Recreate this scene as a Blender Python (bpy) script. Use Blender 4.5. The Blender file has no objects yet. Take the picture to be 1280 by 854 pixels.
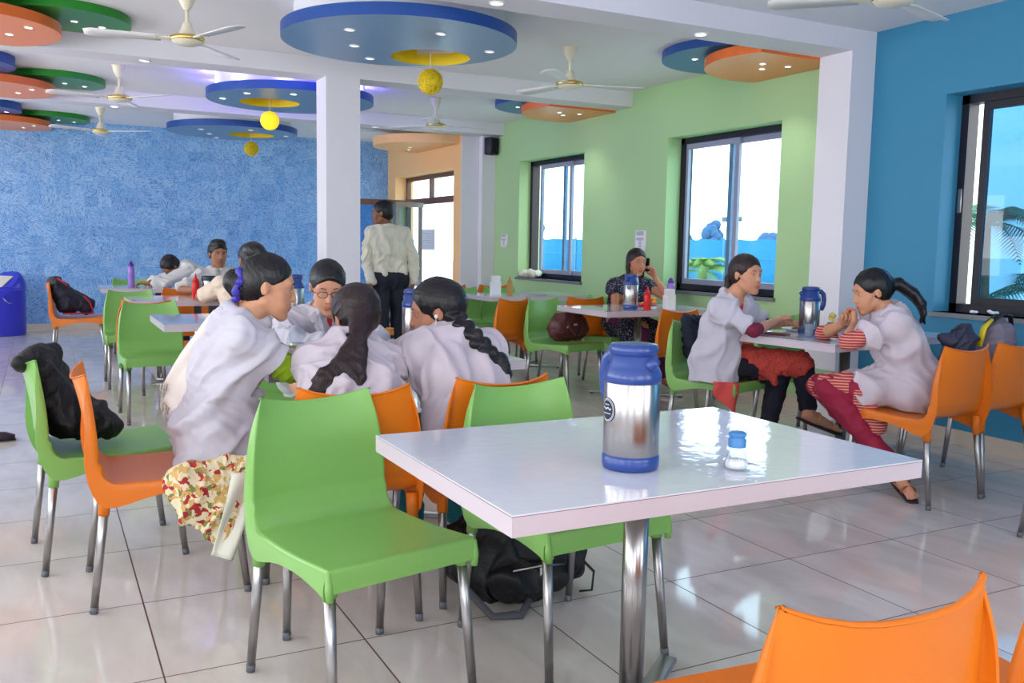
import bpy, math, random
import numpy as np
import openvdb
from mathutils import Vector, Matrix, noise
random.seed(7)
C = bpy.context.scene.collection
PI = math.pi
CAMZ = 1.255

# ------------------------------------------------------------------ materials
def lin(c):
    return tuple(((v/255.0)/12.92 if v/255.0 <= .04045 else ((v/255.0+.055)/1.055)**2.4) for v in c) + (1,)
MATS = {}
def mat(name, col=(200,200,200), rough=.5, metal=0, spec=.5, trans=0, coat=0, emit=None, es=0, bump=0, bscale=60, sheen=0, ior=1.45, alpha=1, sss=0, vary=0, vscale=6):
    if name in MATS: return MATS[name]
    m = bpy.data.materials.new(name); m.use_nodes = True
    nt = m.node_tree; b = nt.nodes['Principled BSDF']
    b.inputs['Base Color'].default_value = lin(col)
    b.inputs['Roughness'].default_value = rough
    b.inputs['Metallic'].default_value = metal
    b.inputs['Specular IOR Level'].default_value = spec
    b.inputs['Transmission Weight'].default_value = trans
    b.inputs['Coat Weight'].default_value = coat
    b.inputs['IOR'].default_value = ior
    b.inputs['Alpha'].default_value = alpha
    if sheen: b.inputs['Sheen Weight'].default_value = sheen
    if sss:
        b.inputs['Subsurface Weight'].default_value = sss
        b.inputs['Subsurface Radius'].default_value = (.012,.005,.003)
    if emit is not None:
        b.inputs['Emission Color'].default_value = lin(emit); b.inputs['Emission Strength'].default_value = es
    if bump:
        tc = nt.nodes.new('ShaderNodeTexCoord'); n = nt.nodes.new('ShaderNodeTexNoise'); n.inputs['Scale'].default_value = bscale
        n.inputs['Detail'].default_value = 3
        bp = nt.nodes.new('ShaderNodeBump'); bp.inputs['Strength'].default_value = bump; bp.inputs['Distance'].default_value = .01
        nt.links.new(tc.outputs['Object'], n.inputs['Vector'])
        nt.links.new(n.outputs['Fac'], bp.inputs['Height']); nt.links.new(bp.outputs['Normal'], b.inputs['Normal'])
    if vary:
        tc = nt.nodes.new('ShaderNodeTexCoord'); n = nt.nodes.new('ShaderNodeTexNoise'); n.inputs['Scale'].default_value = vscale
        n.inputs['Detail'].default_value = 4
        mx = nt.nodes.new('ShaderNodeMix'); mx.data_type = 'RGBA'
        c = lin(col); mx.inputs[6].default_value = tuple(max(0,v*(1-vary)) for v in c[:3])+(1,); mx.inputs[7].default_value = tuple(min(1,v*(1+vary)) for v in c[:3])+(1,)
        nt.links.new(tc.outputs['Object'], n.inputs['Vector']); nt.links.new(n.outputs['Fac'], mx.inputs[0]); nt.links.new(mx.outputs[2], b.inputs['Base Color'])
    MATS[name] = m
    return m
def nodes(m):
    nt = m.node_tree
    def N(t, **kw):
        n = nt.nodes.new(t)
        for k, v in kw.items():
            if k.startswith('i_'): n.inputs[int(k[2:])].default_value = v
            else: setattr(n, k, v)
        return n
    return nt, N, nt.links.new, nt.nodes['Principled BSDF']
def mathn(N, L, op, a, b=None, c=None):
    n = N('ShaderNodeMath', operation=op)
    for i, v in enumerate((a, b, c)):
        if v is None: continue
        if isinstance(v, (int, float)): n.inputs[i].default_value = v
        else: L(v, n.inputs[i])
    return n.outputs[0]

def floor_mat():
    m = mat('floor_tiles', (202,198,192), .1, spec=.6); nt, N, L, b = nodes(m)
    g = N('ShaderNodeNewGeometry'); s = N('ShaderNodeSeparateXYZ'); L(g.outputs['Position'], s.inputs[0])
    def line(o, off):
        f = mathn(N, L, 'FRACT', mathn(N, L, 'DIVIDE', mathn(N, L, 'SUBTRACT', o, off-.3), .6))
        return mathn(N, L, 'LESS_THAN', mathn(N, L, 'ABSOLUTE', mathn(N, L, 'SUBTRACT', f, .5)), .0042)
    ln = mathn(N, L, 'MAXIMUM', line(s.outputs[0], .276), line(s.outputs[1], 2.673))
    # per tile tint
    cb = N('ShaderNodeCombineXYZ')
    L(mathn(N, L, 'FLOOR', mathn(N, L, 'DIVIDE', mathn(N, L, 'SUBTRACT', s.outputs[0], .276), .6)), cb.inputs[0])
    L(mathn(N, L, 'FLOOR', mathn(N, L, 'DIVIDE', mathn(N, L, 'SUBTRACT', s.outputs[1], 2.673), .6)), cb.inputs[1])
    wn = N('ShaderNodeTexWhiteNoise', noise_dimensions='3D'); L(cb.outputs[0], wn.inputs['Vector'])
    mp = N('ShaderNodeMapping'); mp.inputs['Scale'].default_value = (3,1.2,1); mp.inputs['Rotation'].default_value = (0,0,.5)
    va = N('ShaderNodeVectorMath', operation='ADD'); L(g.outputs['Position'], va.inputs[0]); L(wn.outputs['Color'], va.inputs[1])
    L(va.outputs[0], mp.inputs['Vector'])
    n = N('ShaderNodeTexNoise'); n.inputs['Scale'].default_value = 2.2; n.inputs['Detail'].default_value = 6; n.inputs['Distortion'].default_value = .6
    L(mp.outputs[0], n.inputs['Vector'])
    r = N('ShaderNodeValToRGB'); r.color_ramp.elements[0].position = .3; r.color_ramp.elements[1].position = .75
    r.color_ramp.elements[0].color = lin((196,187,180)); r.color_ramp.elements[1].color = lin((217,211,205)); L(n.outputs['Fac'], r.inputs[0])
    mx = N('ShaderNodeMix', data_type='RGBA'); L(ln, mx.inputs[0]); L(r.outputs[0], mx.inputs[6]); mx.inputs[7].default_value = lin((88,62,60))
    L(mx.outputs[2], b.inputs['Base Color'])
    L(mathn(N, L, 'MULTIPLY_ADD', ln, .5, .07), b.inputs['Roughness'])
    return m
def backwall_mat():
    m = mat('blue_scratched_wallpaper', (60,130,205), .55); nt, N, L, b = nodes(m)
    g = N('ShaderNodeNewGeometry')
    sp = N('ShaderNodeSeparateXYZ'); L(g.outputs['Position'], sp.inputs[0])
    def layer(cell, ox, thr, seed):
        cb = N('ShaderNodeCombineXYZ')
        L(mathn(N, L, 'FLOOR', mathn(N, L, 'DIVIDE', mathn(N, L, 'ADD', sp.outputs[0], ox), cell)), cb.inputs[0])
        L(mathn(N, L, 'FLOOR', mathn(N, L, 'DIVIDE', mathn(N, L, 'ADD', sp.outputs[2], ox*.7), cell*.8)), cb.inputs[1]); cb.inputs[2].default_value = seed
        wn = N('ShaderNodeTexWhiteNoise', noise_dimensions='3D'); L(cb.outputs[0], wn.inputs['Vector'])
        c2 = N('ShaderNodeCombineXYZ'); L(sp.outputs[0], c2.inputs[0]); L(sp.outputs[2], c2.inputs[1])
        L(mathn(N, L, 'MULTIPLY', wn.outputs['Value'], 17.0), c2.inputs[2])
        vr = N('ShaderNodeVectorRotate', rotation_type='Z_AXIS'); L(c2.outputs[0], vr.inputs['Vector'])
        L(mathn(N, L, 'MULTIPLY', mathn(N, L, 'ROUND', mathn(N, L, 'MULTIPLY', wn.outputs['Value'], 5.0)), .63), vr.inputs['Angle'])
        mp = N('ShaderNodeMapping'); mp.inputs['Scale'].default_value = (20, 120, 1); L(vr.outputs[0], mp.inputs['Vector'])
        n = N('ShaderNodeTexNoise'); n.inputs['Scale'].default_value = 1; n.inputs['Detail'].default_value = 2; n.inputs['Distortion'].default_value = 1.3; L(mp.outputs[0], n.inputs['Vector'])
        r = N('ShaderNodeValToRGB'); r.color_ramp.elements[0].position = thr; r.color_ramp.elements[1].position = thr+.10
        L(n.outputs['Fac'], r.inputs[0]); return r.outputs[0], wn.outputs['Color']
    a, w1 = layer(.30, 0, .44, 1); c, w2 = layer(.17, .13, .50, 5)
    mxm = mathn(N, L, 'MAXIMUM', a, c)
    dens = N('ShaderNodeSeparateColor'); L(w2, dens.inputs[0])
    f = mathn(N, L, 'MULTIPLY', mxm, mathn(N, L, 'MULTIPLY_ADD', dens.outputs[1], .35, .6))
    base = N('ShaderNodeMix', data_type='RGBA'); L(dens.outputs[2], base.inputs[0]); base.inputs[6].default_value = lin((40,116,200)); base.inputs[7].default_value = lin((74,146,216))
    mx = N('ShaderNodeMix', data_type='RGBA'); L(f, mx.inputs[0]); L(base.outputs[2], mx.inputs[6]); mx.inputs[7].default_value = lin((170,205,236))
    L(mx.outputs[2], b.inputs['Base Color'])
    bp = N('ShaderNodeBump'); bp.inputs['Strength'].default_value = .3; bp.inputs['Distance'].default_value = .004; L(f, bp.inputs['Height']); L(bp.outputs[0], b.inputs['Normal'])
    return m
def tabletop_mat():
    m = mat('white_laminate_top', (214,217,228), .07, spec=.6, coat=.3); nt, N, L, b = nodes(m)
    g = N('ShaderNodeNewGeometry'); n = N('ShaderNodeTexNoise'); n.inputs['Scale'].default_value = 22; n.inputs['Detail'].default_value = 2
    L(g.outputs['Position'], n.inputs['Vector'])
    bp = N('ShaderNodeBump'); bp.inputs['Strength'].default_value = .18; bp.inputs['Distance'].default_value = .004
    L(n.outputs['Fac'], bp.inputs['Height']); L(bp.outputs[0], b.inputs['Normal']); L(bp.outputs[0], b.inputs['Coat Normal'])
    return m
def glass_mat(name='window_glass', tint=(235,245,250), refl=.12):
    m = bpy.data.materials.new(name); m.use_nodes = True; nt = m.node_tree; nt.nodes.clear()
    o = nt.nodes.new('ShaderNodeOutputMaterial'); t = nt.nodes.new('ShaderNodeBsdfTransparent'); gl = nt.nodes.new('ShaderNodeBsdfGlossy'); x = nt.nodes.new('ShaderNodeMixShader')
    f = nt.nodes.new('ShaderNodeFresnel'); f.inputs[0].default_value = 1.45
    t.inputs[0].default_value = lin(tint); gl.inputs['Roughness'].default_value = .02
    gm=nt.nodes.new('ShaderNodeNewGeometry'); iv=nt.nodes.new('ShaderNodeMath'); iv.operation='SUBTRACT'; iv.inputs[0].default_value=1; nt.links.new(gm.outputs['Backfacing'],iv.inputs[1])
    ml=nt.nodes.new('ShaderNodeMath'); ml.operation='MULTIPLY'; nt.links.new(f.outputs[0],ml.inputs[0]); nt.links.new(iv.outputs[0],ml.inputs[1]); ml.use_clamp=True
    nt.links.new(ml.outputs[0], x.inputs[0]); nt.links.new(t.outputs[0], x.inputs[1]); nt.links.new(gl.outputs[0], x.inputs[2]); nt.links.new(x.outputs[0], o.inputs[0])
    MATS[name] = m; return m
FLOOR = floor_mat(); BACKW = backwall_mat(); TOP = tabletop_mat()
WHITE = mat('white_paint', (226,224,230), .6, bump=.03, bscale=40)
CEIL = mat('ceiling_white', (240,238,240), .7)
GREENW = mat('green_wall_paint', (170,206,150), .6, bump=.06, bscale=90)
TEALW = mat('teal_blue_wall_paint', (56,134,170), .55, bump=.06, bscale=90)
ORANGEW = mat('orange_wall_paint', (250,200,140), .6)
SKIRT = mat('beige_skirting_tile', (205,190,172), .2)
GP = mat('green_plastic', (124,176,90), .33, spec=.45, bump=.015, bscale=500)
OP = mat('orange_plastic', (218,114,20), .33, spec=.45, bump=.015, bscale=500)
ALU = mat('brushed_aluminium', (168,166,166), .3, metal=1)
STEEL = mat('polished_steel', (168,165,164), .24, metal=1)
GREYP = mat('grey_rubber', (96,98,104), .6)
EDGE = mat('table_edge_white', (198,186,194), .25)
SEAM = mat('edge_seam_brown', (120,95,90), .5)
BLUEP = mat('blue_plastic', (38,66,136), .28, spec=.5, coat=.2)
DBLUE = mat('disc_dark_blue', (28,74,150), .4)
LBLUE = mat('disc_blue_sheen', (116,152,190), .35)  # disc underside, lightened: its shiny reflection is put into the colour
YEL = mat('yellow_paint', (228,196,12), .45)
ORC = mat('orange_disc_paint', (226,110,44), .4)
BLC = mat('lobe_blue_paint', (62,116,172), .4)
GRC = mat('lobe_green_paint', (28,130,32), .35)
FAN = mat('ivory_fan_enamel', (228,220,196), .3)
GOLD = mat('gold_trim', (220,190,110), .25, metal=1)
BLADE = mat('fan_blade_white', (235,233,232), .4)
WFRAME = mat('dark_window_frame', (20,18,32), .45)
GFRAME = mat('glare_window_sash', (150,152,174), .35)  # whitish-blue window glare on the sash is put into its colour
BROWN = mat('brown_aluminium', (110,74,60), .4)
SILL = mat('grey_granite_sill', (112,118,122), .25)
BINB = mat('bin_blue_plastic', (48,52,190), .3)
SPEAK = mat('black_speaker', (28,30,48), .5)
SWITCH = mat('switch_plate_white', (235,232,238), .35)
SWG = mat('switch_grey', (190,188,198), .4)
PAPER = mat('white_paper', (238,238,240), .7)
GLASS = glass_mat()
LAMP = mat('downlight_lens', (255,255,255), .4, emit=(255,252,244), es=9)
LAMPW = mat('downlight_off_lens', (240,240,240), .3, emit=(255,252,244), es=1.2)  # unlit lens, given a faint glow of its own
COTTON = mat('white_coat_cotton', (192,189,200), .85, sheen=.1, bump=.05, bscale=300)
COTTON2 = mat('white_coat_cotton_warm', (194,184,193), .85, sheen=.1, bump=.05, bscale=300)
CREAM = mat('cream_shirt_satin', (226,220,200), .5, sheen=.1)
GREYSH = mat('pale_grey_shirt', (206,206,204), .85)
NAVY = mat('dark_navy_trousers', (26,28,44), .7)
BLACKC = mat('black_fabric', (10,10,13), .8, bump=.3, bscale=120)
HAIR = mat('black_hair', (13,11,15), .38, spec=.5)
HAIRB = mat('dark_brown_hair', (34,18,18), .42, spec=.5)
RED = mat('red_cotton', (200,46,46), .8)
MAROON = mat('maroon_leggings', (140,18,52), .75)
LIME = mat('lime_cotton_sleeve', (128,160,20), .85)
EYEW = mat('eye_white', (225,220,215), .3)
EYEB = mat('dark_iris', (20,10,8), .15)
BROWH = mat('eyebrow_hair', (20,12,12), .8)
GLF = mat('spectacle_frame', (40,22,36), .3)

def hairline(m):
    nt, N, L, b = nodes(m)
    tc = N('ShaderNodeTexCoord'); mp = N('ShaderNodeMapping'); mp.inputs['Scale'].default_value = (260,260,30); L(tc.outputs['Object'], mp.inputs[0])
    n = N('ShaderNodeTexNoise'); n.inputs['Scale'].default_value = 1; n.inputs['Detail'].default_value = 2; n.inputs['Distortion'].default_value = .5; L(mp.outputs[0], n.inputs[0])
    bp = N('ShaderNodeBump'); bp.inputs['Strength'].default_value = .5; bp.inputs['Distance'].default_value = .004; L(n.outputs['Fac'], bp.inputs['Height']); L(bp.outputs[0], b.inputs['Normal'])
hairline(HAIR); hairline(HAIRB)

def pattern(name, kind, cols, scale=60, rough=.8, thr=.3):
    m = mat(name, cols[0], rough); nt, N, L, b = nodes(m)
    tc = N('ShaderNodeTexCoord')
    if kind == 'dots':
        v = N('ShaderNodeTexVoronoi'); v.inputs['Scale'].default_value = scale; L(tc.outputs['Object'], v.inputs['Vector'])
        f = mathn(N, L, 'LESS_THAN', v.outputs['Distance'], thr)
        mx = N('ShaderNodeMix', data_type='RGBA'); L(f, mx.inputs[0]); mx.inputs[6].default_value = lin(cols[0]); mx.inputs[7].default_value = lin(cols[1]); L(mx.outputs[2], b.inputs['Base Color'])
    elif kind == 'stripes':
        w = N('ShaderNodeTexWave', bands_direction='Z'); w.inputs['Scale'].default_value = scale; w.inputs['Distortion'].default_value = .4; L(tc.outputs['Object'], w.inputs[0])
        r = N('ShaderNodeValToRGB'); r.color_ramp.elements[0].position = .62; r.color_ramp.elements[1].position = .72
        r.color_ramp.elements[0].color = lin(cols[0]); r.color_ramp.elements[1].color = lin(cols[1]); L(w.outputs['Fac'], r.inputs[0]); L(r.outputs[0], b.inputs['Base Color'])
    elif kind == 'floral':
        n = N('ShaderNodeTexNoise'); n.inputs['Scale'].default_value = scale*.5; n.inputs['Detail'].default_value = 3; L(tc.outputs['Object'], n.inputs['Vector'])
        va = N('ShaderNodeVectorMath', operation='MULTIPLY_ADD'); L(n.outputs['Color'], va.inputs[0]); va.inputs[1].default_value = (.05,.05,.05); L(tc.outputs['Object'], va.inputs[2])
        v = N('ShaderNodeTexVoronoi'); v.inputs['Scale'].default_value = scale; L(va.outputs[0], v.inputs['Vector'])
        s = N('ShaderNodeSeparateColor'); L(v.outputs['Color'], s.inputs[0])
        r = N('ShaderNodeValToRGB'); cr = r.color_ramp; cr.interpolation = 'CONSTANT'
        cr.elements[0].position = 0; cr.elements[0].color = lin(cols[0]); cr.elements[1].position = .45; cr.elements[1].color = lin(cols[1])
        for i, c in enumerate(cols[2:]):
            e = cr.elements.new(.6+.13*i); e.color = lin(c)
        L(s.outputs[0], r.inputs[0]); L(r.outputs[0], b.inputs['Base Color'])
    return m
DOTS = pattern('navy_dotted_dress', 'dots', ((30,30,52),(205,200,215)), 75, thr=.24)
STRIPE = pattern('maroon_striped_kurta', 'stripes', ((158,52,60),(222,150,130)), 22)
FLORAL = pattern('floral_kurta', 'floral', ((226,214,178),(200,164,96),(168,44,50),(120,132,70),(214,168,100)), 60)
ORKURTA = pattern('red_speckled_kurta', 'dots', ((196,70,58),(40,18,26)), 160, thr=.32)
MARDOT = pattern('maroon_dotted_sleeve', 'dots', ((122,28,58),(60,16,34)), 160, thr=.3)

SKINS = {}
def skin_mat(rgb):
    if rgb in SKINS: return SKINS[rgb]
    m = mat('skin_%d' % len(SKINS), rgb, .48, spec=.4, sss=.12); nt, N, L, b = nodes(m)
    a = N('ShaderNodeAttribute', attribute_name='lip')
    mx = N('ShaderNodeMix', data_type='RGBA'); mx.inputs[6].default_value = lin(rgb); mx.inputs[7].default_value = lin((int(rgb[0]*.88), int(rgb[1]*.62), int(rgb[2]*.64)))
    L(a.outputs['Fac'], mx.inputs[0]); L(mx.outputs[2], b.inputs['Base Color'])
    SKINS[rgb] = m; return m

# ------------------------------------------------------------------ mesh helpers
class MB:
    def __init__(s): s.v=[]; s.f=[]; s.mi=[]; s.sm=[]
    def add(s, vs, fs, mi=0, smooth=True, M=None):
        o = len(s.v)
        for p in vs:
            p = Vector(p)
            if M is not None: p = M @ p
            s.v.append(tuple(p))
        for f in fs: s.f.append(tuple(i+o for i in f)); s.mi.append(mi); s.sm.append(smooth)
    def box(s, lo, hi, mi=0, bev=0, M=None):
        x0,y0,z0=lo; x1,y1,z1=hi
        if not bev:
            s.add([(x0,y0,z0),(x1,y0,z0),(x1,y1,z0),(x0,y1,z0),(x0,y0,z1),(x1,y0,z1),(x1,y1,z1),(x0,y1,z1)],
                  [(0,3,2,1),(4,5,6,7),(0,1,5,4),(1,2,6,5),(2,3,7,6),(3,0,4,7)], mi, False, M); return
        # rounded-edge box: stacked inset rings
        def ring(z, ins):
            b = bev
            pts=[]
            for cx,cy,a0 in ((x1-b,y1-b,0),(x0+b,y1-b,90),(x0+b,y0+b,180),(x1-b,y0+b,270)):
                for k in range(4):
                    a=math.radians(a0+30*k); pts.append((cx+(b-ins)*math.cos(a), cy+(b-ins)*math.sin(a), z))
            return pts
        rings=[ring(z0,bev*.999),ring(z0+bev*.29,bev*.29),ring(z0+bev,0),ring(z1-bev,0),ring(z1-bev*.29,bev*.29),ring(z1,bev*.999)]
        n=16; vs=[p for r in rings for p in r]; fs=[]
        for i in range(5):
            for j in range(n): fs.append((i*n+j,i*n+(j+1)%n,(i+1)*n+(j+1)%n,(i+1)*n+j))
        fs.append(tuple(range(n-1,-1,-1))); fs.append(tuple(5*n+j for j in range(n)))
        s.add(vs,fs,mi,True,M)
    def lathe(s, prof, mi=0, n=32, M=None, cap=True, smooth=True):
        vs=[]; fs=[]
        for r,z in prof:
            for j in range(n): a=2*PI*j/n; vs.append((r*math.cos(a),r*math.sin(a),z))
        for i in range(len(prof)-1):
            for j in range(n): fs.append((i*n+j,i*n+(j+1)%n,(i+1)*n+(j+1)%n,(i+1)*n+j))
        if cap:
            if prof[0][0]>1e-5: fs.append(tuple(range(n-1,-1,-1)))
            if prof[-1][0]>1e-5: fs.append(tuple((len(prof)-1)*n+j for j in range(n)))
        s.add(vs,fs,mi,smooth,M)
    def tube(s, pts, rad, mi=0, n=10, M=None, flat=1):
        pts=[Vector(p) for p in pts]; rs=rad if isinstance(rad,(list,tuple)) else [rad]*len(pts)
        vs=[]; fs=[]; up=Vector((0,0,1)); prev=None
        for i,p in enumerate(pts):
            t=(pts[min(i+1,len(pts)-1)]-pts[max(i-1,0)]).normalized()
            if prev is None:
                a=t.cross(up)
                if a.length<.05: a=t.cross(Vector((1,0,0)))
                a.normalize()
            else:
                a=(prev-t*prev.dot(t)).normalized()
            b=t.cross(a); prev=a
            for j in range(n):
                q=2*PI*j/n; vs.append(tuple(p+a*rs[i]*math.cos(q)+b*rs[i]*flat*math.sin(q)))
        for i in range(len(pts)-1):
            for j in range(n): fs.append((i*n+j,i*n+(j+1)%n,(i+1)*n+(j+1)%n,(i+1)*n+j))
        fs.append(tuple(range(n-1,-1,-1))); fs.append(tuple((len(pts)-1)*n+j for j in range(n)))
        s.add(vs,fs,mi,True,M)
    def prism(s, pts, z0, z1, mi=0, M=None, side_mi=None, smooth=False):
        n=len(pts); vs=[(x,y,z0) for x,y in pts]+[(x,y,z1) for x,y in pts]
        s.add(vs,[tuple(range(n-1,-1,-1)),tuple(range(n,2*n))],mi,False,M)
        s.add(vs,[(j,(j+1)%n,n+(j+1)%n,n+j) for j in range(n)],mi if side_mi is None else side_mi,smooth,M)
    def sphere(s, c, r, mi=0, n=20, M=None, sc=(1,1,1)):
        prof=[(math.sin(PI*i/12)*1, -math.cos(PI*i/12)) for i in range(13)]
        T=Matrix.Translation(Vector(c))@Matrix.Diagonal((r*sc[0],r*sc[1],r*sc[2],1))
        if M is not None: T=M@T
        prof[0]=(1e-4,-1); prof[-1]=(1e-4,1)
        s.lathe(prof,mi,n,T)
    def build(s, name, mats, parent=None):
        me=bpy.data.meshes.new(name); me.from_pydata(s.v,[],s.f)
        if not isinstance(mats,(list,tuple)): mats=[mats]
        for m in mats: me.materials.append(m)
        me.polygons.foreach_set('material_index', s.mi); me.polygons.foreach_set('use_smooth', s.sm); me.update()
        o=bpy.data.objects.new(name, me); C.objects.link(o)
        if parent is not None: o.parent=parent
        return o
def tag(o, label=None, cat=None, group=None, kind=None):
    if label: o['label']=label
    if cat: o['category']=cat
    if group: o['group']=group
    if kind: o['kind']=kind
    return o
def empty(name, loc=(0,0,0), rz=0, label=None, cat=None, group=None):
    o=bpy.data.objects.new(name,None); C.objects.link(o); o.location=loc; o.rotation_euler=(0,0,rz); o.empty_display_size=.05
    return tag(o,label,cat,group)
def kids(o): return [c for c in ALLCH.get(o.name,[])]
def copy_tree(o, parent=None):
    c=o.copy(); C.objects.link(c)
    if parent is not None: c.parent=parent
    for ch in list(o.children): copy_tree(ch,c)
    return c
def place(proto, used, loc, rz, label, group=None, cat=None):
    o = copy_tree(proto) if used else proto
    o.location=loc; o.rotation_euler=(0,0,rz); o['label']=label
    if group: o['group']=group
    if cat: o['category']=cat
    return o
def struct(name, mb, mats, parent=None):
    o=mb.build(name,mats,parent)
    if parent is None: o['kind']='structure'
    return o
def autosmooth(o, ang=40):
    # split sharp edges so that smooth faces keep crisp borders
    me=o.data; import bmesh
    bm=bmesh.new(); bm.from_mesh(me); bmesh.ops.remove_doubles(bm, verts=bm.verts, dist=1e-5)
    es=[e for e in bm.edges if len(e.link_faces)==2 and e.calc_face_angle(0)>math.radians(ang)]
    bmesh.ops.split_edges(bm, edges=es); bm.to_mesh(me); bm.free()
    return o

# ------------------------------------------------------------------ the room
def wall_x(mb, x0, x1, y0, y1, z0, z1, holes):
    """wall slab with rectangular openings (ya,yb,za,zb)"""
    holes=sorted(holes); y=y0
    for ya,yb,za,zb in holes:
        if ya>y: mb.box((x0,y,z0),(x1,ya,z1))
        if za>z0: mb.box((x0,ya,z0),(x1,yb,za))
        if zb<z1: mb.box((x0,ya,zb),(x1,yb,z1))
        y=yb
    if y<y1: mb.box((x0,y,z0),(x1,y1,z1))
XR=5.32; ZC=2.8
b=MB(); b.box((-4.4,-2.7,-.1),(5.62,13.95,0)); struct('floor',b,FLOOR)
b=MB(); b.box((-4.4,-2.7,ZC),(5.62,13.95,3.0)); struct('ceiling',b,CEIL)
for yb in (1.73,4.73,7.73,10.6):
    b=MB(); b.box((-4.2,yb,2.65),(XR,yb+.3,ZC-.001)); o=struct('trim_1',b,WHITE); o.name='ceiling_beam'
W=[(8.63,10.15,.86,2.29),(5.63,7.13,.86,2.29)]
b=MB(); wall_x(b,XR,5.62,4.9,10.95,0,ZC,W); tag(struct('wall_right',b,GREENW),'pale green wall with two windows')
WB=[(-.4,1.1,.86,2.29),(2.63,4.13,.86,2.29)]
b=MB(); wall_x(b,XR,5.62,-2.7,4.9,0,ZC,WB); tag(struct('wall_right',b,TEALW),'teal blue wall with one window')
b=MB(); wall_x(b,4.88,5.18,10.95,13.75,0,ZC,[(11.18,13.42,0,2.25)]); tag(struct('wall_right',b,ORANGEW),'orange wall around the glass entrance')
b=MB(); b.box((4.883,10.93,0),(5.62,10.949,ZC-.002)); struct('wall_return',b,WHITE).name='wall_right'
b=MB(); b.box((-4.4,13.75,0),(5.0,13.95,ZC)); struct('wall_back',b,BACKW)
b=MB(); b.box((-4.4,-2.7,0),(-4.2,13.75,.85)); b.box((-4.4,-2.7,2.3),(-4.2,13.75,ZC))
for y in (-2.7,.3,3.3,6.3,9.3,12.3): b.box((-4.4,y,.85),(-4.2,y+1.2,2.3))
struct('wall_left',b,WHITE)
b=MB(); b.box((-4.2,-2.7,0),(5.32,-2.5,.85)); b.box((-4.2,-2.7,2.3),(5.32,-2.5,ZC))
for x in (-4.2,-1.2,1.8,4.6): b.box((x,-2.7,.85),(x+.72,-2.5,2.3))
struct('wall_front',b,WHITE)
b=MB(); b.box((5.09,4.73,0),(XR,5.03,2.65)); tag(struct('column',b,WHITE),'white square column against the wall between green and blue')
b=MB(); b.box((5.13,10.83,0),(XR,11.2,2.65)); struct('column',b,WHITE)
b=MB(); b.box((2.19,7.73,0),(2.49,8.03,2.65)); struct('column',b,WHITE)
# skirting
b=MB(); b.box((XR-.012,-2.5,0),(XR,4.73,.1)); struct('baseboard_right',b,SKIRT)
b=MB(); b.box((XR-.012,5.03,0),(XR,10.83,.1)); struct('baseboard_right',b,SKIRT)
b=MB(); b.box((-4.2,13.738,0),(4.88,13.75,.09)); struct('baseboard_back',b,SKIRT)
# windows -----------------------------------------------------------------
def window(n, y0, y1, z0, z1, fm, sash, gl, splits, handle=False, sillover=.03):
    x=5.50
    b=MB(); t=.055
    b.box((x-.02,y0,z0),(x+.08,y1,z0+t)); b.box((x-.02,y0,z1-t),(x+.08,y1,z1)); b.box((x-.02,y0,z0),(x+.08,y0+t,z1)); b.box((x-.02,y1-t,z0),(x+.08,y1,z1))
    f=struct('window_%d'%n,b,fm)
    for i,(a,c,dx) in enumerate(splits):
        s=MB(); w=.05; xx=x+dx
        s.box((xx,a,z0+t),(xx+.03,a+w,z1-t)); s.box((xx,c-w,z0+t),(xx+.03,c,z1-t)); s.box((xx,a+w,z0+t),(xx+.03,c-w,z0+t+w)); s.box((xx,a+w,z1-t-w),(xx+.03,c-w,z1-t))
        so=s.build('sash',sash,f)
        p=MB(); p.box((xx+.012,a+w,z0+t+w),(xx+.016,c-w,z1-t-w)); po=p.build('glass_pane',gl,so)
        if handle and i==0:
            h=MB(); h.box((xx-.006,c-.040,1.52),(xx,c-.015,1.64),bev=.004); h.build('latch',ALU,so)
    s=MB(); s.box((XR-sillover,y0-.02,z0-.03),(5.50,y1+.02,z0)); s.build('window_sill',SILL,f)
    return f
TINT=glass_mat('blue_tinted_glass',(146,188,214))
TINT2=glass_mat('pale_tinted_glass',(226,242,248))
window(1,8.63,10.15,.86,2.29,WFRAME,GFRAME,TINT2,[(8.68,9.43,.035),(9.18,9.93,0)])
window(2,5.63,7.13,.86,2.29,WFRAME,GFRAME,TINT2,[(5.68,6.50,.035),(6.33,7.09,0)])
window(3,2.63,4.13,.86,2.29,WFRAME,WFRAME,TINT,[(2.68,3.40,.035),(2.9,3.985,0)],handle=False)
window(4,-.4,1.1,.86,2.29,WFRAME,WFRAME,TINT,[(-.35,.4,0),(.3,1.05,.035)])
h=MB(); h.box((5.474,4.085,1.52),(5.48,4.115,1.68),bev=.004); h.build('latch',ALU,bpy.data.objects['window_3'])
# entrance door in the orange wall
fx=5.06
b=MB(); b.box((fx,13.36,0),(fx+.06,13.42,2.25)); b.box((fx,11.18,0),(fx+.06,11.24,2.25)); b.box((fx,11.18,2.19),(fx+.06,13.42,2.25)); b.box((fx-.01,11.18,1.83),(fx+.07,13.42,1.92))
b.box((fx,12.42,1.92),(fx+.06,12.47,2.19)); b.box((fx,12.86,0),(fx+.05,12.90,1.83)); b.box((fx,11.22,0),(fx+.05,13.4,.08))
d=struct('door_1',b,BROWN)
b=MB(); b.box((fx+.02,11.24,.08),(fx+.026,12.86,1.83)); b.box((fx+.02,12.9,.08),(fx+.026,13.36,1.83)); b.box((fx+.02,11.24,1.92),(fx+.026,13.36,2.19)); b.build('glass_pane',GLASS,d)
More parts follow.
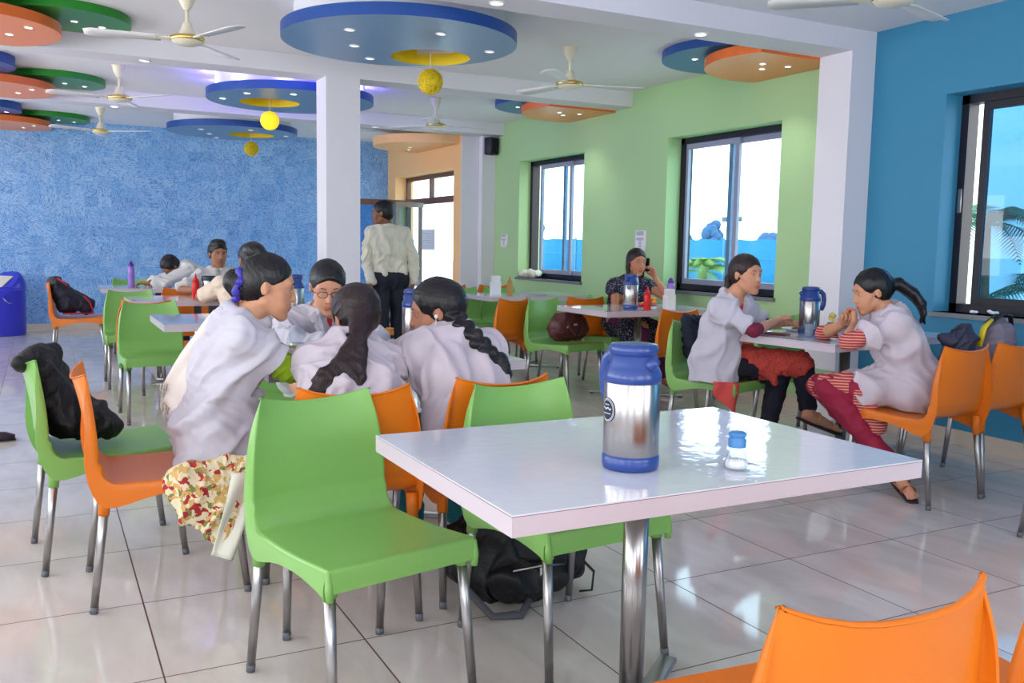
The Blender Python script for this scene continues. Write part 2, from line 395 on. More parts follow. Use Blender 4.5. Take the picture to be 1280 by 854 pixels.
# glass screen standing in front of the blue wall
g=empty('glass_screen',(3.6,12.75,0),0,'glass screen with brown top rail beside the orange entrance wall','glass screen')
b=MB(); b.box((0,-.03,1.80),(1.28,.03,1.88)); b.box((0,-.03,0),(1.28,.03,.06)); b.box((0,-.03,.06),(.04,.03,1.8)); b.build('frame',BROWN,g)
b=MB(); b.box((.04,-.004,.06),(1.28,.004,1.8)); b.build('glass_pane',glass_mat('pale_blue_glass',(200,226,245)),g)
dl=empty('glass_door_leaf',(4.86,12.2,0),PI,'open glass door leaf with bright aluminium edge by the entrance','door')
b=MB(); b.box((0,-.02,1.76),(.42,.02,1.83)); b.box((0,-.02,0),(.42,.02,.08)); b.box((.38,-.02,.08),(.42,.02,1.76)); b.build('frame',ALU,dl)
b=MB(); b.box((.01,-.004,.08),(.38,.004,1.76)); b.build('glass_pane',GLASS,dl)
b=MB(); b.box((5.048,12.22,1.16),(5.052,12.72,1.46))
for k in range(7): b.box((5.0465,12.27,1.20+k*.032),(5.048,12.67-.06*(k%3),1.206+k*.032),1)
tag(b.build('notice_paper',[PAPER,SWG]),'white printed notice taped on the entrance glass','notice')

# wall fittings
def switch(y,z,w,h,label):
    e=empty('switch_board',(XR,y,z),0,label,'switch board','switch boards on the green wall')
    b=MB(); b.box((-.016,-w/2,-h/2),(0,w/2,h/2),bev=.004); b.build('plate',SWITCH,e)
    b=MB()
    for r in (.36,.12):
        for k in range(3): b.box((-.022,-w*.34+k*w*.25,r*h-.02),(-.0155,-w*.34+k*w*.25+.035,r*h+.02 if r>.2 else r*h+.005))
    for q in (-.28,-.12,.04):
        b.box((-.020,-.02,q*h-.012),(-.0155,.02,q*h+.012))
    b.build('switches',SWG,e)
switch(7.51,1.32,.17,.20,'white switch board between the two green-wall windows')
switch(10.52,1.31,.17,.17,'small white switch board left of the far window')
e=empty('wall_speaker',(5.22,10.78,2.52),math.radians(20),'black box speaker high on the far white column','speaker')
b=MB(); b.box((-.07,-.08,-.11),(.07,.05,.11),bev=.015); b.build('cabinet',SPEAK,e)
b=MB(); b.box((-.055,-.09,-.095),(.055,-.078,.095),bev=.005); b.build('grille',mat('speaker_grille',(18,18,28),.8,bump=.6,bscale=600),e)
b=MB(); b.box((-.015,.04,-.015),(.015,.10,.015)); b.build('bracket',ALU,e)

# ------------------------------------------------------------------ ceiling discs, lobes, fans
DW=mat('downlight_ring_white',(235,235,235),.3)
def downlight(parent, x, y, z, on=True, r=.028):
    M=Matrix.Translation((x,y,z))
    b=MB(); b.lathe([(r*1.25,0),(r*1.3,-.004),(r*1.05,-.007),(r,-.003)],0,20,M,cap=False); o=b.build('downlight_ring',DW,parent)
    b=MB(); b.lathe([(1e-4,-.003),(r,-.003)],0,20,M,cap=False); b.build('downlight_lens',LAMP if on else LAMPW,o)
    return o
def annulus(b, R, r, hx, hy, z0, z1, mi_b, mi_s, mi_h, n=96):
    # disc with an eccentric round hole
    vs=[];fs=[]
    for j in range(n):
        a=2*PI*j/n; vs+= [(R*math.cos(a),R*math.sin(a),z0),(hx+r*math.cos(a),hy+r*math.sin(a),z0),(R*math.cos(a),R*math.sin(a),z1),(hx+r*math.cos(a),hy+r*math.sin(a),z1)]
    bot=[];side=[];hole=[];top=[]
    for j in range(n):
        k=(j+1)%n; A=4*j;B=4*k
        bot.append((A,A+1,B+1,B)); side.append((A,B,B+2,A+2)); hole.append((A+1,A+3,B+3,B+1)); top.append((A+2,B+2,B+3,A+3))
    b.add(vs,bot,mi_b,False); b.add(vs,side,mi_s,True); b.add(vs,top,mi_s,False); b.add(vs,hole,mi_h,True)
for i,(cy,glow,on) in enumerate(((5.96,False,False),(8.97,True,True),(11.97,False,False))):
    lab=['large round blue ceiling disc nearest the room front, with dull yellow hole','round blue ceiling disc glowing violet above, partly behind the middle column','farthest round blue ceiling disc by the scratched blue wall'][i]
    e=empty('ceiling_disc',(2.2,cy,2.59),0,lab,'ceiling disc','round blue ceiling discs')
    hx,hy=((.35,.32),(-.17,.17),(.24,.08))[i]
    b=MB(); annulus(b,.785,.285,hx,hy,0,.075,0,1,2); b.build('disc_panel',[LBLUE,DBLUE,YEL],e)
    b=MB(); M=Matrix.Translation((0,0,0)); b.lathe([(.70,.075),(.70,.209)],0,96,cap=False); b.build('drum',WHITE,e)
    b=MB(); b.lathe([(.283,.075),(.283,.205),(1e-4,.205)],0,48,Matrix.Translation((hx,hy,0)),cap=False); b.build('yellow_recess',YEL,e)
    for (dx,dy) in (((-.42,-.22),(.12,-.42),(-.25,.22),(.62,-.1),(-.02,.58)),((-.48,-.32),(-.1,-.5),(.42,-.2),(.38,.36),(-.62,.12)),((-.42,-.22),(.12,-.48),(-.25,.22),(.64,-.1),(-.1,.6)))[i]: downlight(e,dx,dy,0,on)
    lc=mat('lit_yellow_lattice',(240,214,30),.6,emit=(255,210,30),es=.9) if on else mat('yellow_lattice',(206,176,16),.6,bump=1,bscale=160)
    p=empty('globe_pendant',(2.2+hx,cy+hy,2.42),0,['yellow globe pendant under the nearest blue disc','lit yellow globe pendant left of the middle column','yellow globe pendant under the farthest blue disc'][i],'pendant lamp','yellow globe pendants')
    b=MB(); rnd=random.Random(5+i)
    b.sphere((0,0,0),.086,0,24); b.build('globe_core',lc,p)
    b=MB()
    for k in range(60):  # wound cane strands
        ax=Vector((rnd.gauss(0,1),rnd.gauss(0,1),rnd.gauss(0,1))).normalized(); u=ax.orthogonal().normalized(); w=ax.cross(u)
        b.tube([(u*math.cos(t*PI/10)+w*math.sin(t*PI/10))*.0895 for t in range(21)],.0022,0,4)
    b.build('globe_weave',mat('yellow_cane',(236,206,30),.5) if not on else mat('lit_cane',(250,228,60),.5,emit=(255,225,60),es=.5),p)
    b=MB(); b.tube([(0,0,.09),(0,0,.375)],.002,0,6); b.build('cord',WHITE,p)
def lobe(name, cx, cy, R, z0, z1, mb, label, clip, lights, cat='ceiling lobe', group=None, rot=0, ry=1.0, cols=None):
    # disc segment cut off by walls or beams: clip = list of (nx,ny,d) keeping n.p<=d
    pts=[(cx+R*math.cos(2*PI*k/72)*1.0, cy+R*ry*math.sin(2*PI*k/72)) for k in range(72)]
    for nx,ny,dd in clip:
        out=[]
        for i in range(len(pts)):
            p=pts[i]; q=pts[(i+1)%len(pts)]; dp=nx*p[0]+ny*p[1]-dd; dq=nx*q[0]+ny*q[1]-dd
            if dp<=0: out.append(p)
            if (dp<0)!=(dq<0) and dp!=dq:
                t=dp/(dp-dq); out.append((p[0]+(q[0]-p[0])*t,p[1]+(q[1]-p[1])*t))
        pts=out
    e=empty(name,(cx,cy,z0),0,label,cat,group)
    b=MB(); b.prism([(x-cx,y-cy) for x,y in pts],0,z1-z0,0,None,1,smooth=False)
    o=b.build('lobe_panel',cols,e)
    for lx,ly in lights: downlight(e,lx-cx,ly-cy,0,True,.022)
ORS=mat('orange_disc_side',(226,110,44),.4)
for i,(yb,nm) in enumerate(((5.03,'the near white column'),(8.03,'the far green-wall window'))):
    lobe('blue_ceiling_lobe',4.95,yb+.72,.60,2.735,2.799,None,'blue rounded ceiling lobe above %s'%nm,[(1,0,XR-.005),(0,-1,-yb-.002)],[(4.72,yb+.62),(4.62,yb+.85)],'ceiling lobe','blue ceiling lobes at the green wall',cols=[mat('lobe_blue2',(72,130,180),.4),DBLUE])
    lobe('orange_ceiling_lobe',5.12,yb+.30,.66,2.63,2.70,None,'orange rounded ceiling lobe above %s'%nm,[(1,0,XR-.005),(0,-1,-yb-.002)],[(4.95,yb+.45),(5.05,yb+.28),(4.82,yb+.3)],'ceiling lobe','orange ceiling lobes at the green wall',cols=[mat('orange_disc_face',(252,160,96),.35),ORS])
lobe('peach_ceiling_lobe',4.75,11.75,.75,2.55,2.66,None,'peach ceiling lobe above the orange entrance wall',[(1,0,4.878),(0,1,13.7)],[(4.5,11.8),(4.6,12.1)],cols=[mat('peach_paint',(250,190,130),.4),mat('peach_side',(244,190,140),.4)])
# left group of lobes, one set per bay
for i,(y0,y1) in enumerate(((5.03,7.73),(8.03,10.6),(10.9,13.75))):
    w=['in the nearest bay','in the middle bay','by the scratched blue wall'][i]
    lobe('orange_ceiling_lobe',-.42,y1-.52,.60,2.63,2.70,None,'orange ceiling lobe %s at upper left'%w,[(0,1,y1-.002)],[(-.02,y1-.75),(-.14,y1-.45)],'ceiling lobe','orange ceiling lobes on the left side',cols=[mat('orange_disc_face2',(250,150,84),.35),ORS])
    lobe('green_ceiling_lobe',.18,y1-.50,.45,2.74,2.799,None,'green ceiling lobe %s at upper left'%w,[(0,1,y1-.2)],[(.26,y1-.58),(.44,y1-.48)],'ceiling lobe','green ceiling lobes on the left side',cols=[mat('green_lobe_face',(58,140,54),.35),GRC])
    lobe('blue_ceiling_lobe',-.60,y1-1.35,.46,2.71,2.799,None,'blue ceiling lobe %s at the left edge'%w,[],[(-.3,y1-1.3)],'ceiling lobe','blue ceiling lobes on the left side',cols=[mat('blue_lobe_face',(46,86,150),.35),DBLUE])
# downlights on beams and ceiling
for i,(x,y,z,w) in enumerate(((2.4,4.9,2.65,'near the big blue disc'),(3.89,4.9,2.65,'near the blue ceiling lobe'),(.75,10.75,2.65,'beside the far left fan'),(3.65,10.75,2.65,'beside the far right fan'),(.78,7.88,2.65,'on the middle beam left of the column'))):
    e=empty('downlight',(x,y,z),0,'small round white downlight on the beam %s'%w,'downlight','downlights in the beams')
    downlight(e,0,0,-.0005,i in (0,1,2),.035)
# fans
def make_fan():
    e=empty('ceiling_fan',(0,0,0),0,'','ceiling fan')
    b=MB(); b.lathe([(.060,.31),(.058,.30),(.045,.25),(.022,.205),(.016,.20)],0,28); b.build('canopy',FAN,e)
    b=MB(); b.tube([(0,0,.21),(0,0,.08)],.011,0,12); b.build('down_rod',FAN,e)
    b=MB(); b.lathe([(.014,.125),(.028,.12),(.036,.09),(.048,.06),(.062,.045),(.085,.038)],0,32,cap=False); b.build('lower_canopy',FAN,e)
    b=MB(); b.lathe([(.085,.042),(.104,.034),(.108,.020),(.100,.010)],0,36,cap=False); b.build('motor_band',GOLD,e)
    b=MB(); b.lathe([(.100,.012),(.085,-.004),(.05,-.014),(1e-4,-.018)],0,36,cap=False); b.build('motor_cap',FAN,e)
    for k in range(3):
        M=Matrix.Rotation(2*PI*k/3+.4,4,'Z')
        b=MB(); M2=M@Matrix.Translation((.14,0,.022))@Matrix.Rotation(math.radians(9),4,'X')
        n=10; pts=[]
        for i in range(n+1):
            t=i/n; w=.048+.02*t; pts.append((.02+.44*t,w,t))
        vs=[];fs=[]
        for i,(x,w,t) in enumerate(pts):
            if i==n: w*=.6
            vs+=[(x,-w,0),(x,0,.006),(x,w,0),(x,w,-.004),(x,0,.002),(x,-w,-.004)]
        for i in range(n):
            for j in range(6): fs.append((6*i+j,6*i+(j+1)%6,6*i+6+(j+1)%6,6*i+6+j))
        fs+= [(5,4,3,2,1,0),tuple(6*n+j for j in range(6))]
        b.add(vs,fs,0,True,M2); bl=b.build('blade',BLADE,e)
        b=MB(); b.box((-.05,-.02,-.004),(.05,.02,.006),M=M2); b.build('blade_bracket',FAN,bl)
    return e
fan=make_fan(); u=False
for i,(x,y,l) in enumerate(((.87,6.22,'ivory ceiling fan between green lobe and big blue disc'),(.68,9.1,'ivory ceiling fan left of the glowing blue disc'),(.68,12.0,'ivory ceiling fan in front of the scratched blue wall, far left'),(3.72,6.28,'ivory ceiling fan right of the big blue disc'),(3.8,9.2,'ivory ceiling fan right of the middle column'),(3.78,3.27,'ivory ceiling fan at the top edge above the teal wall'))):
    place(fan,i>0,(x,y,2.475 if i==5 else 2.49),.3*i+.5,l,'ivory ceiling fans')

# ------------------------------------------------------------------ outdoors
b=MB(); b.box((5.62,-12,-.3),(60,70,-.15)); tag(struct('ground',b,mat('pale_ground',(200,205,190),.9,vary=.15,vscale=1)),None)
def palm(name, loc, label, n=14, L=.9, colr=(96,140,70), seed=1, zt=.5):
    r=random.Random(seed); e=empty(name,loc,0,label,'palm plant','palm plants outside the windows')
    m=mat('palm_leaf_%d'%seed,colr,.6)
    b=MB(); b.tube([(0,0,0),(0.02,0,zt*.5),(0,0.01,zt)],[.07,.06,.05],0,10); b.build('trunk',mat('palm_trunk',(120,100,76),.9,bump=.5,bscale=40),e)
    for k in range(n):
        a=2*PI*k/n+r.uniform(-.2,.2); el=r.uniform(.3,1.2); ll=L*r.uniform(.8,1.15)
        d=Vector((math.cos(a),math.sin(a),0)); side=Vector((-math.sin(a),math.cos(a),0)); b=MB(); sp=[]
        for i in range(13):
            t=i/12; s=t*ll; z=zt+s*math.sin(el)-t*t*ll*.75
            sp.append(d*(s*math.cos(el)*1.05)+Vector((0,0,z)))
        b.tube(sp,[.008*(1-i/14) for i in range(13)],0,5)
        for i in range(2,13):
            for sg in (-1,1):
                for h in (0,.5):
                    t=(i+h-.5)/12; i0=min(11,int(t*12)); p=sp[i0].lerp(sp[i0+1],t*12-i0); tang=(sp[i0+1]-sp[i0]).normalized()
                    l=ll*.30*math.sin(PI*min(.97,t*.85+.12)); q=p+side*sg*l*.8+tang*l*.6-Vector((0,0,l*.25)); w=tang*.010
                    b.add([p-w,p+w,q,p+Vector((0,0,.003))],[(0,1,2),(0,2,3)],0,False)
        b.build('frond',m,e)
    return e
palm('palm_plant',(7.0,8.6,-.15),'pale green palm seen low through the middle window',18,.62,(120,150,70),3,1.12)
palm('palm_plant',(7.0,4.98,-.15),'dark green palm seen through the teal-wall window',18,.80,(36,104,80),4,1.62)
palm('palm_plant',(7.45,4.62,-.15),'lower green palm at the bottom of the teal-wall window',16,.8,(50,116,90),6,1.05)
palm('palm_plant',(7.2,14.6,-.15),'pale green bush seen low through the glass entrance',14,.8,(190,214,150),9,.45)
b=MB()
n=60
vs=[];fs=[]
for i in range(n+1):
    y=12+i*.33; x=17+.12*math.sin(i*.9); zt=1.50+.02*math.sin(i*1.7)
    vs+=[(x,y,-.15),(x,y,zt),(x+.05,y,zt),(x+.05,y,-.15)]
for i in range(n):
    for j in range(4): fs.append((4*i+j,4*i+(j+1)%4,4*i+4+(j+1)%4,4*i+4+j))
fs+=[(3,2,1,0),tuple(4*n+j for j in range(4))]
b.add(vs,fs,0,True)
sc_=empty('screen_fence',(0,0,0),0,'bright blue cloth screen fence beyond the windows','fence')
b.build('cloth_screen',mat('blue_shade_cloth',(28,108,150),.9),sc_)
b=MB()
for i in range(0,61,8): b.tube([(16.9,12+i*.33,-.15),(16.9,12+i*.33,1.55)],.03,0,6)
b.tube([(16.82,12,1.0),(16.82,31.8,1.0)],.012,0,4); b.build('support_frame',mat('fence_post_grey',(60,120,150),.6),sc_)
rt=random.Random(11)
for k,(x,y,h,w) in enumerate(((34,41,2.9,1.6),(35,45,2.1,2.0),(34,36.5,2.2,1.8),(36,51,2.6,2.4),(33,33,2.5,1.5),(37,57,3.2,2.4),(36,66,3.4,2.6))):
    e=empty('distant_tree',(x,y,-.15),0,'hazy blue-grey tree above the blue cloth screen','tree','hazy trees beyond the fence')
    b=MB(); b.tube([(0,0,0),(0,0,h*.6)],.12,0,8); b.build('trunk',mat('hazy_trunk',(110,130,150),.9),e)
    b=MB()
    for j in range(26):
        a=rt.uniform(0,2*PI); q=rt.random()**.6; r0=w*.34*(1-.4*q)
        b.sphere((math.cos(a)*w*.5*(1-q*.8),math.sin(a)*w*.5*(1-q*.8),h*(.45+.5*q)),r0*rt.uniform(.5,.9),0,8)
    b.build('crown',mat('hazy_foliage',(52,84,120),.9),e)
e=empty('field_lamp_post',(26,30.2,-.15),0,'thin floodlight pole above the blue screen in the middle window','lamp post')
b=MB(); b.tube([(0,0,0),(0,0,2.55)],.03,0,8); b.build('pole',mat('lamp_post_grey',(70,84,100),.5),e)
b=MB(); b.box((-.1,-.5,2.55),(.1,.5,2.60)); b.box((-.12,-.5,2.58),(.12,-.25,2.75)); b.box((-.12,.25,2.58),(.12,.5,2.75)); b.build('lamp_head',mat('lamp_post_grey',(0,0,0)),e)
e=empty('outbuilding',(9.0,5.97,-.15),0,'pale blue building wall outside the teal-wall window','building')
b=MB(); b.box((0,0,0),(3,2.6,4.2)); b.build('wall',mat('outbuilding_white',(236,240,246),.8),e)
b=MB(); b.box((-.06,-.06,4.2),(3.1,2.7,4.35)); b.build('roof_slab',WHITE,e)

# ------------------------------------------------------------------ tables
def make_table(name, w, d, cx, cy, rz, label, base=True):
    e=empty(name,(cx,cy,0),rz,label,'table','white laminate dining tables')
    b=MB(); b.box((-w/2,-d/2,.706),(w/2,d/2,.7455),0); b.box((-w/2-.0006,-d/2-.0006,.7455),(w/2+.0006,d/2+.0006,.7468),1); b.build('edge_band',[EDGE,SEAM],e)
    b=MB(); b.box((-w/2,-d/2,.7468),(w/2,d/2,.750),0); b.build('tabletop',TOP,e)
    b=MB(); b.lathe([(.032,.02),(.032,.704)],0,40); b.build('pole',STEEL,e)
    b=MB(); b.lathe([(.055,.0205),(.055,.03),(.034,.045)],0,32,cap=False); b.box((-.14,-.14,.694),(.14,.14,.7055),bev=.004); b.build('mounting_plate',ALU,e)
    for k in range(4):
        M=Matrix.Rotation(math.atan2(d*.8,w*.7) if k%2==0 else PI-math.atan2(d*.8,w*.7),4,'Z')@Matrix.Rotation(0 if k<2 else PI,4,'Z')
        b=MB(); b.box((.0 if k<1 else .02,-.026,.012),(.40,.026,.030),bev=.004,M=M); f=b.build('foot',ALU,e)
        b=MB(); b.lathe([(.016,0),(.018,.012)],0,14,M@Matrix.Translation((.375,0,0))); b.build('glide',GREYP,f)
    return e
TB=[('dining_table',1.128,.785,1.334,1.866,0,'nearest white table carrying a steel flask and a salt shaker'),
('dining_table',1.13,.79,1.335,3.93,0,'white table the group in white coats leans on'),
('dining_table',1.13,.79,1.20,6.10,0,'white table behind the bun-haired woman, its bare left corner showing'),
('dining_table',1.13,.79,1.20,8.28,0,'white table with the red sauce bottle and steel tumbler'),
('dining_table',1.13,.79,1.10,10.32,0,'white table with a purple bottle by the scratched blue wall'),
('dining_table',1.27,.75,4.37,3.99,math.radians(8),'white table between two women, with blue-lidded flask and glasses'),
('dining_table',1.13,.78,4.46,6.31,0,'white table with flask and red bottle before the woman on the phone'),
('dining_table',1.13,.79,4.42,8.29,0,'white table with mustard bottle and napkin holder'),
('dining_table',1.13,.79,4.05,11.4,0,'farthest right white table, by the entrance with a flask')]
for t in TB: make_table(*t)

# ------------------------------------------------------------------ chairs
def chair_shell():
    """rows of profile points: (y,z, halfwidth, edge_forward, flange_depth)"""
    prof=[]
    # seat, front to rear
    for t in np.linspace(0,1,10):
        y=.238-.415*t; z=.452-.012*math.sin(PI*t*.8)-.006*t
        w=.222-.004*t
        prof.append((y,z,w,0,.040+.030*abs(1-2*t)**2.5,0))
    ns=len(prof)
    # bend up
    for a in np.linspace(15,80,6):
        r=.055; A=math.radians(a)
        y=-.177-r*math.sin(A); z=.446+r*(1-math.cos(A)); t=(a-15)/65
        prof.append((y,z,.2185-.003*t,.020*t,.070-.018*t,t))
    y0,z0=prof[-1][0],prof[-1][1]
    for t in np.linspace(.06,1,16):
        y=y0-.012-.045*t**1.6; z=z0+(.789-z0)*t
        w=.2150-.040*t**2.4
        prof.append((y,z,w,.020+.018*t,.034*(1-t)**1.2+.018,1))
    return prof,ns
def chair_protos(matp, name, cat='chair'):
    prof,ns=chair_shell()
    U=[-1,-.97,-.9,-.75,-.5,-.25,0,.25,.5,.75,.9,.97,1]
    nr=len(prof); P=[Vector((0,p[0],p[1])) for p in prof]; rows=[]
    for i,(y,z,w,ef,fl,bk) in enumerate(prof):
        t=(P[min(i+1,nr-1)]-P[max(i-1,0)]).normalized()   # toward the rear/up
        nrm=Vector((0,-t.z,t.y))                       # candidate
        if nrm.z<0 and i<ns: nrm=-nrm
        down=Vector((0,t.z,-t.y)) if i<0 else None
        # outward (under / behind) direction
        out=Vector((0,t.z,-t.y));
        if i<ns and out.z>0: out=-out
        if i>=ns and out.y>0: out=-out
        row=[]
        for u in U:
            x=w*u; f=ef*(u*u*abs(u))
            p=Vector((x,y,z))-out*f*1.0
            if i>=nr-6:  # the top edge dips in the middle
                k=(i-(nr-6))/5; p.z+= k*(.018*(u*u)-.012)
            if i<ns: p.z-= .006*(1-u*u)*math.sin(PI*min(1,i/(ns-1)))
            row.append(p)
        # flanges
        L=[]; tp=1 if i<nr-4 else (nr-1-i)/4*.9+.1
        for s,base in ((-1,row[0]),(1,row[-1])):
            c=[]
            for q,(dx,dd) in enumerate(((.004,.003),(.007,.010),(.009,fl*.5),(.010,fl))):
                c.append(base+Vector((s*dx*tp,0,0))+out*dd*tp)
            L.append(c)
        rows.append(list(reversed(L[0]))+row+L[1])
    nc=len(rows[0])
    # top lip rows curl backwards
    lip=[]
    for dz,dy in ((.0035,-.003),(.003,-.009),(-.003,-.012)):
        lip.append([p+Vector((0,dy if 3<=j<nc-3 else dy*.2,dz if dz>0 else dz*.3)) for j,p in enumerate(rows[-1])])
    # leg socket skirts: pull the flange ends down at the four corners
    for i in range(ns+2):
        y=prof[i][0]
        g=max(0,1-abs(y-.215)/.07)*.012 + max(0,1-abs(y+.19)/.07)*.045
        for j in (0,1): rows[i][j].z-=g*(1 if j==0 else .5)
        for j in (nc-1,nc-2): rows[i][j].z-=g*(1 if j==nc-1 else .5)
    # front apron rows
    ap=[]
    for dz,dy in ((.060,.012),(.032,.010),(.010,.007),(.003,.003)):
        r=[]
        for j,p in enumerate(rows[0]):
            u=(j-(nc-1)/2)/((nc-1)/2); q=p.copy()
            if 4<=j<nc-4: q.z-=dz*(1+.35*abs(u)**5); q.y+=dy
            else:
                e0=rows[0][4] if j<4 else rows[0][nc-5]; dS=e0.z-q.z; dA=dz*1.35; w=dS/(dS+dA)
                q=Vector((e0.x+(q.x-e0.x)*w, e0.y+dy*(1-w), e0.z-max(dA,dS)))
            r.append(q)
        ap.append(r)
    for it in range(4):
        for j in (0,1,2,nc-1,nc-2,nc-3):
            c=[r[j].copy() for r in rows]
            for i in range(1,nr-1): 
                if abs(prof[i][0]-.215)>.05: rows[i][j]=c[i]*.5+(c[i-1]+c[i+1])*.25
    e=empty(name,(0,0,0),0,'',cat)
    G=ap+rows+lip; nR=len(G); th=.0065
    N=[[None]*nc for _ in G]
    for a in range(nR):
        for c in range(nc):
            du=G[a][min(c+1,nc-1)]-G[a][max(c-1,0)]; dv=G[min(a+1,nR-1)][c]-G[max(a-1,0)][c]
            n=du.cross(dv)
            if n.length<1e-9: n=Vector((0,0,1))
            N[a][c]=n.normalized()
    sgn=1 if N[len(ap)+4][nc//2].z>0 else -1
    def part(nm,a0,a1):
        rs=range(a0,a1+1); m=len(rs); V=[];Nn=[];F=[]
        for sd in (0,1):
            for a in rs:
                for c in range(nc):
                    n=N[a][c]*sgn; V.append(tuple(G[a][c]-n*th*sd)); Nn.append(tuple(n if sd==0 else -n))
        K=m*nc
        for a in range(m-1):
            for c in range(nc-1):
                f=(a*nc+c,a*nc+c+1,(a+1)*nc+c+1,(a+1)*nc+c)
                if sgn<0: f=f[::-1]
                F.append(f); F.append(tuple(q+K for q in f[::-1]))
        def rim(idx,closed=False):
            o=len(V)
            for q in idx:
                mid=(Vector(V[q])+Vector(V[q+K]))/2; V.append(V[q]); V.append(V[q+K])
            for q in range(len(idx)-1):
                F.append((o+2*q,o+2*q+2,o+2*q+3,o+2*q+1))
            for q in range(len(idx)):
                t=Vector(V[idx[min(q+1,len(idx)-1)]])-Vector(V[idx[max(q-1,0)]]); w=Vector(V[idx[q]+K])-Vector(V[idx[q]]); r=t.cross(w).normalized()
                f=F[-1]; Nn.append(tuple(r)); Nn.append(tuple(r))
        if a0==0: rim([c for c in range(nc)])
        if a1==nR-1: rim([(m-1)*nc+c for c in range(nc)][::-1])
        rim([a*nc for a in range(m)][::-1]); rim([a*nc+nc-1 for a in range(m)])
        me=bpy.data.meshes.new(nm); me.from_pydata(V,[],F); me.materials.append(matp); me.polygons.foreach_set('use_smooth',[True]*len(F)); me.update()
        # make rim normals agree with rim faces
        for p in me.polygons:
            if p.vertices[0]>=2*K:
                for v in p.vertices:
                    if Vector(Nn[v]).dot(p.normal)<0: Nn[v]=tuple(-Vector(Nn[v]))
        me.normals_split_custom_set_from_vertices(Nn)
        o=bpy.data.objects.new(nm,me); C.objects.link(o); o.parent=e; return o
    seat=part('seat',0,len(ap)+ns); back=part('backrest',len(ap)+ns,nR-1)
    for k,(sx,sy) in enumerate(((-1,1),(1,1),(-1,-1),(1,-1))):
        top=Vector((sx*.203,.205 if sy>0 else -.205,.41 if sy>0 else .40)); ft=Vector((sx*.218,.253 if sy>0 else -.253,.0))
        d=(ft-top).normalized(); a=ft-d*.022
        b=MB(); b.tube([top,top.lerp(a,.5),a],[.0155,.0145,.0125],0,16); l=b.build('leg',ALU,e)
        b=MB(); b.tube([a+d*-.003,ft+Vector((0,0,.0015))],[.0134,.0130],0,16); b.build('foot_cap',GREYP,l)
        # plastic socket around the leg top
        b=MB()
        if sy>0: b.tube([(sx*.2235,.2395,.444),(sx*.224,.2425,.405),(sx*.2215,.2425,.372)],[.007,.011,.0105],0,12)
        b.tube([top+Vector((0,0,.028)),top.lerp(ft,.03),top.lerp(ft,.10 if sy>0 else .17)],[.021,.020,.0185],0,16); b.build('leg_socket',matp,e)
    return e
green_proto=chair_protos(GP,'green_plastic_chair'); orange_proto=chair_protos(OP,'orange_plastic_chair')
CH=[
('g',.771,2.401,191.9,'empty green chair in front of the nearest table\'s left end'),
('g',1.434,2.401,185.4,'green chair across the nearest table, backpack on the floor beside it'),
('o',.891,3.006,-5,'orange chair under the woman with the long loose ponytail'),
('o',1.409,3.049,1,'orange chair under the woman with the braid and earphones'),
('o',.374,3.458,-90.7,'orange chair under the bun-haired woman in floral kurta'),
('g',.208,3.928,-85,'green chair with a black backpack filling its seat, at left'),
('o',4.011,3.176,4,'orange chair under the woman in maroon leggings, teal wall side'),
('o',4.48,3.224,4.5,'orange chair next to the teal wall with bags on it'),
('o',4.05,2.20,0,'orange chair cut off at the right edge, one leg showing'),
('o',1.015,1.066,-5,'orange chair cut off at the bottom, tucked at the near side'),
('o',1.478,1.024,-3,'orange chair in the bottom right corner'),
('g',4.56,4.50,180,'green chair tucked behind the two women\'s table, by white column'),
('g',3.80,4.46,197,'green chair under the white-coated woman with crossed legs'),
('o',4.22,5.72,6,'orange chair seen from behind at the phone woman\'s table'),
('o',4.72,5.62,0,'orange chair half hidden behind the cross-legged woman'),
('g',3.93,6.62,197,'green chair holding a brown leather handbag'),
('o',3.50,7.15,20,'orange chair seen from behind, left of the handbag chair'),
('o',4.40,7.28,-4,'orange chair just behind the brown handbag'),
('g',4.72,6.98,178,'green chair under the woman on the phone'),
('g',3.97,8.60,181,'green chair behind the mustard bottle table, left one'),
('g',4.42,8.62,178,'green chair behind the mustard bottle table, right one'),
('o',4.05,9.62,5,'orange chair, left of two beyond the mustard bottle table'),
('o',4.60,9.62,0,'orange chair, right of two beyond the mustard bottle table'),
('g',1.12,4.72,182,'green chair under the woman in glasses'),
('g',.70,6.80,182,'green chair facing the camera beyond the bare table corner'),
('o',.79,7.44,-25,'orange chair back to back with the nearer green chair at left'),
('g',.69,8.42,180,'green chair with its seat tucked under the sauce bottle table'),
('o',1.17,8.80,176,'orange chair between sauce bottle table and the seated young men'),
('g',.90,10.95,180,'pale green chair back seen beyond the purple bottle'),
('o',.33,10.39,-94,'orange chair at far left carrying a black and red backpack'),
('o',1.42,7.45,8,'orange chair under the person hidden behind the bun-haired woman'),
('o',1.62,9.38,182,'orange chair under the young man looking at the camera'),
('o',1.80,10.50,100,'orange chair under the young man with his head down'),
]
used={'g':False,'o':False}
for k,x,y,deg,lab in CH:
    pr=green_proto if k=='g' else orange_proto
    place(pr,used[k],(x,y,0),math.radians(deg),lab,'%s plastic cafeteria chairs'%('green' if k=='g' else 'orange'))
    used[k]=True

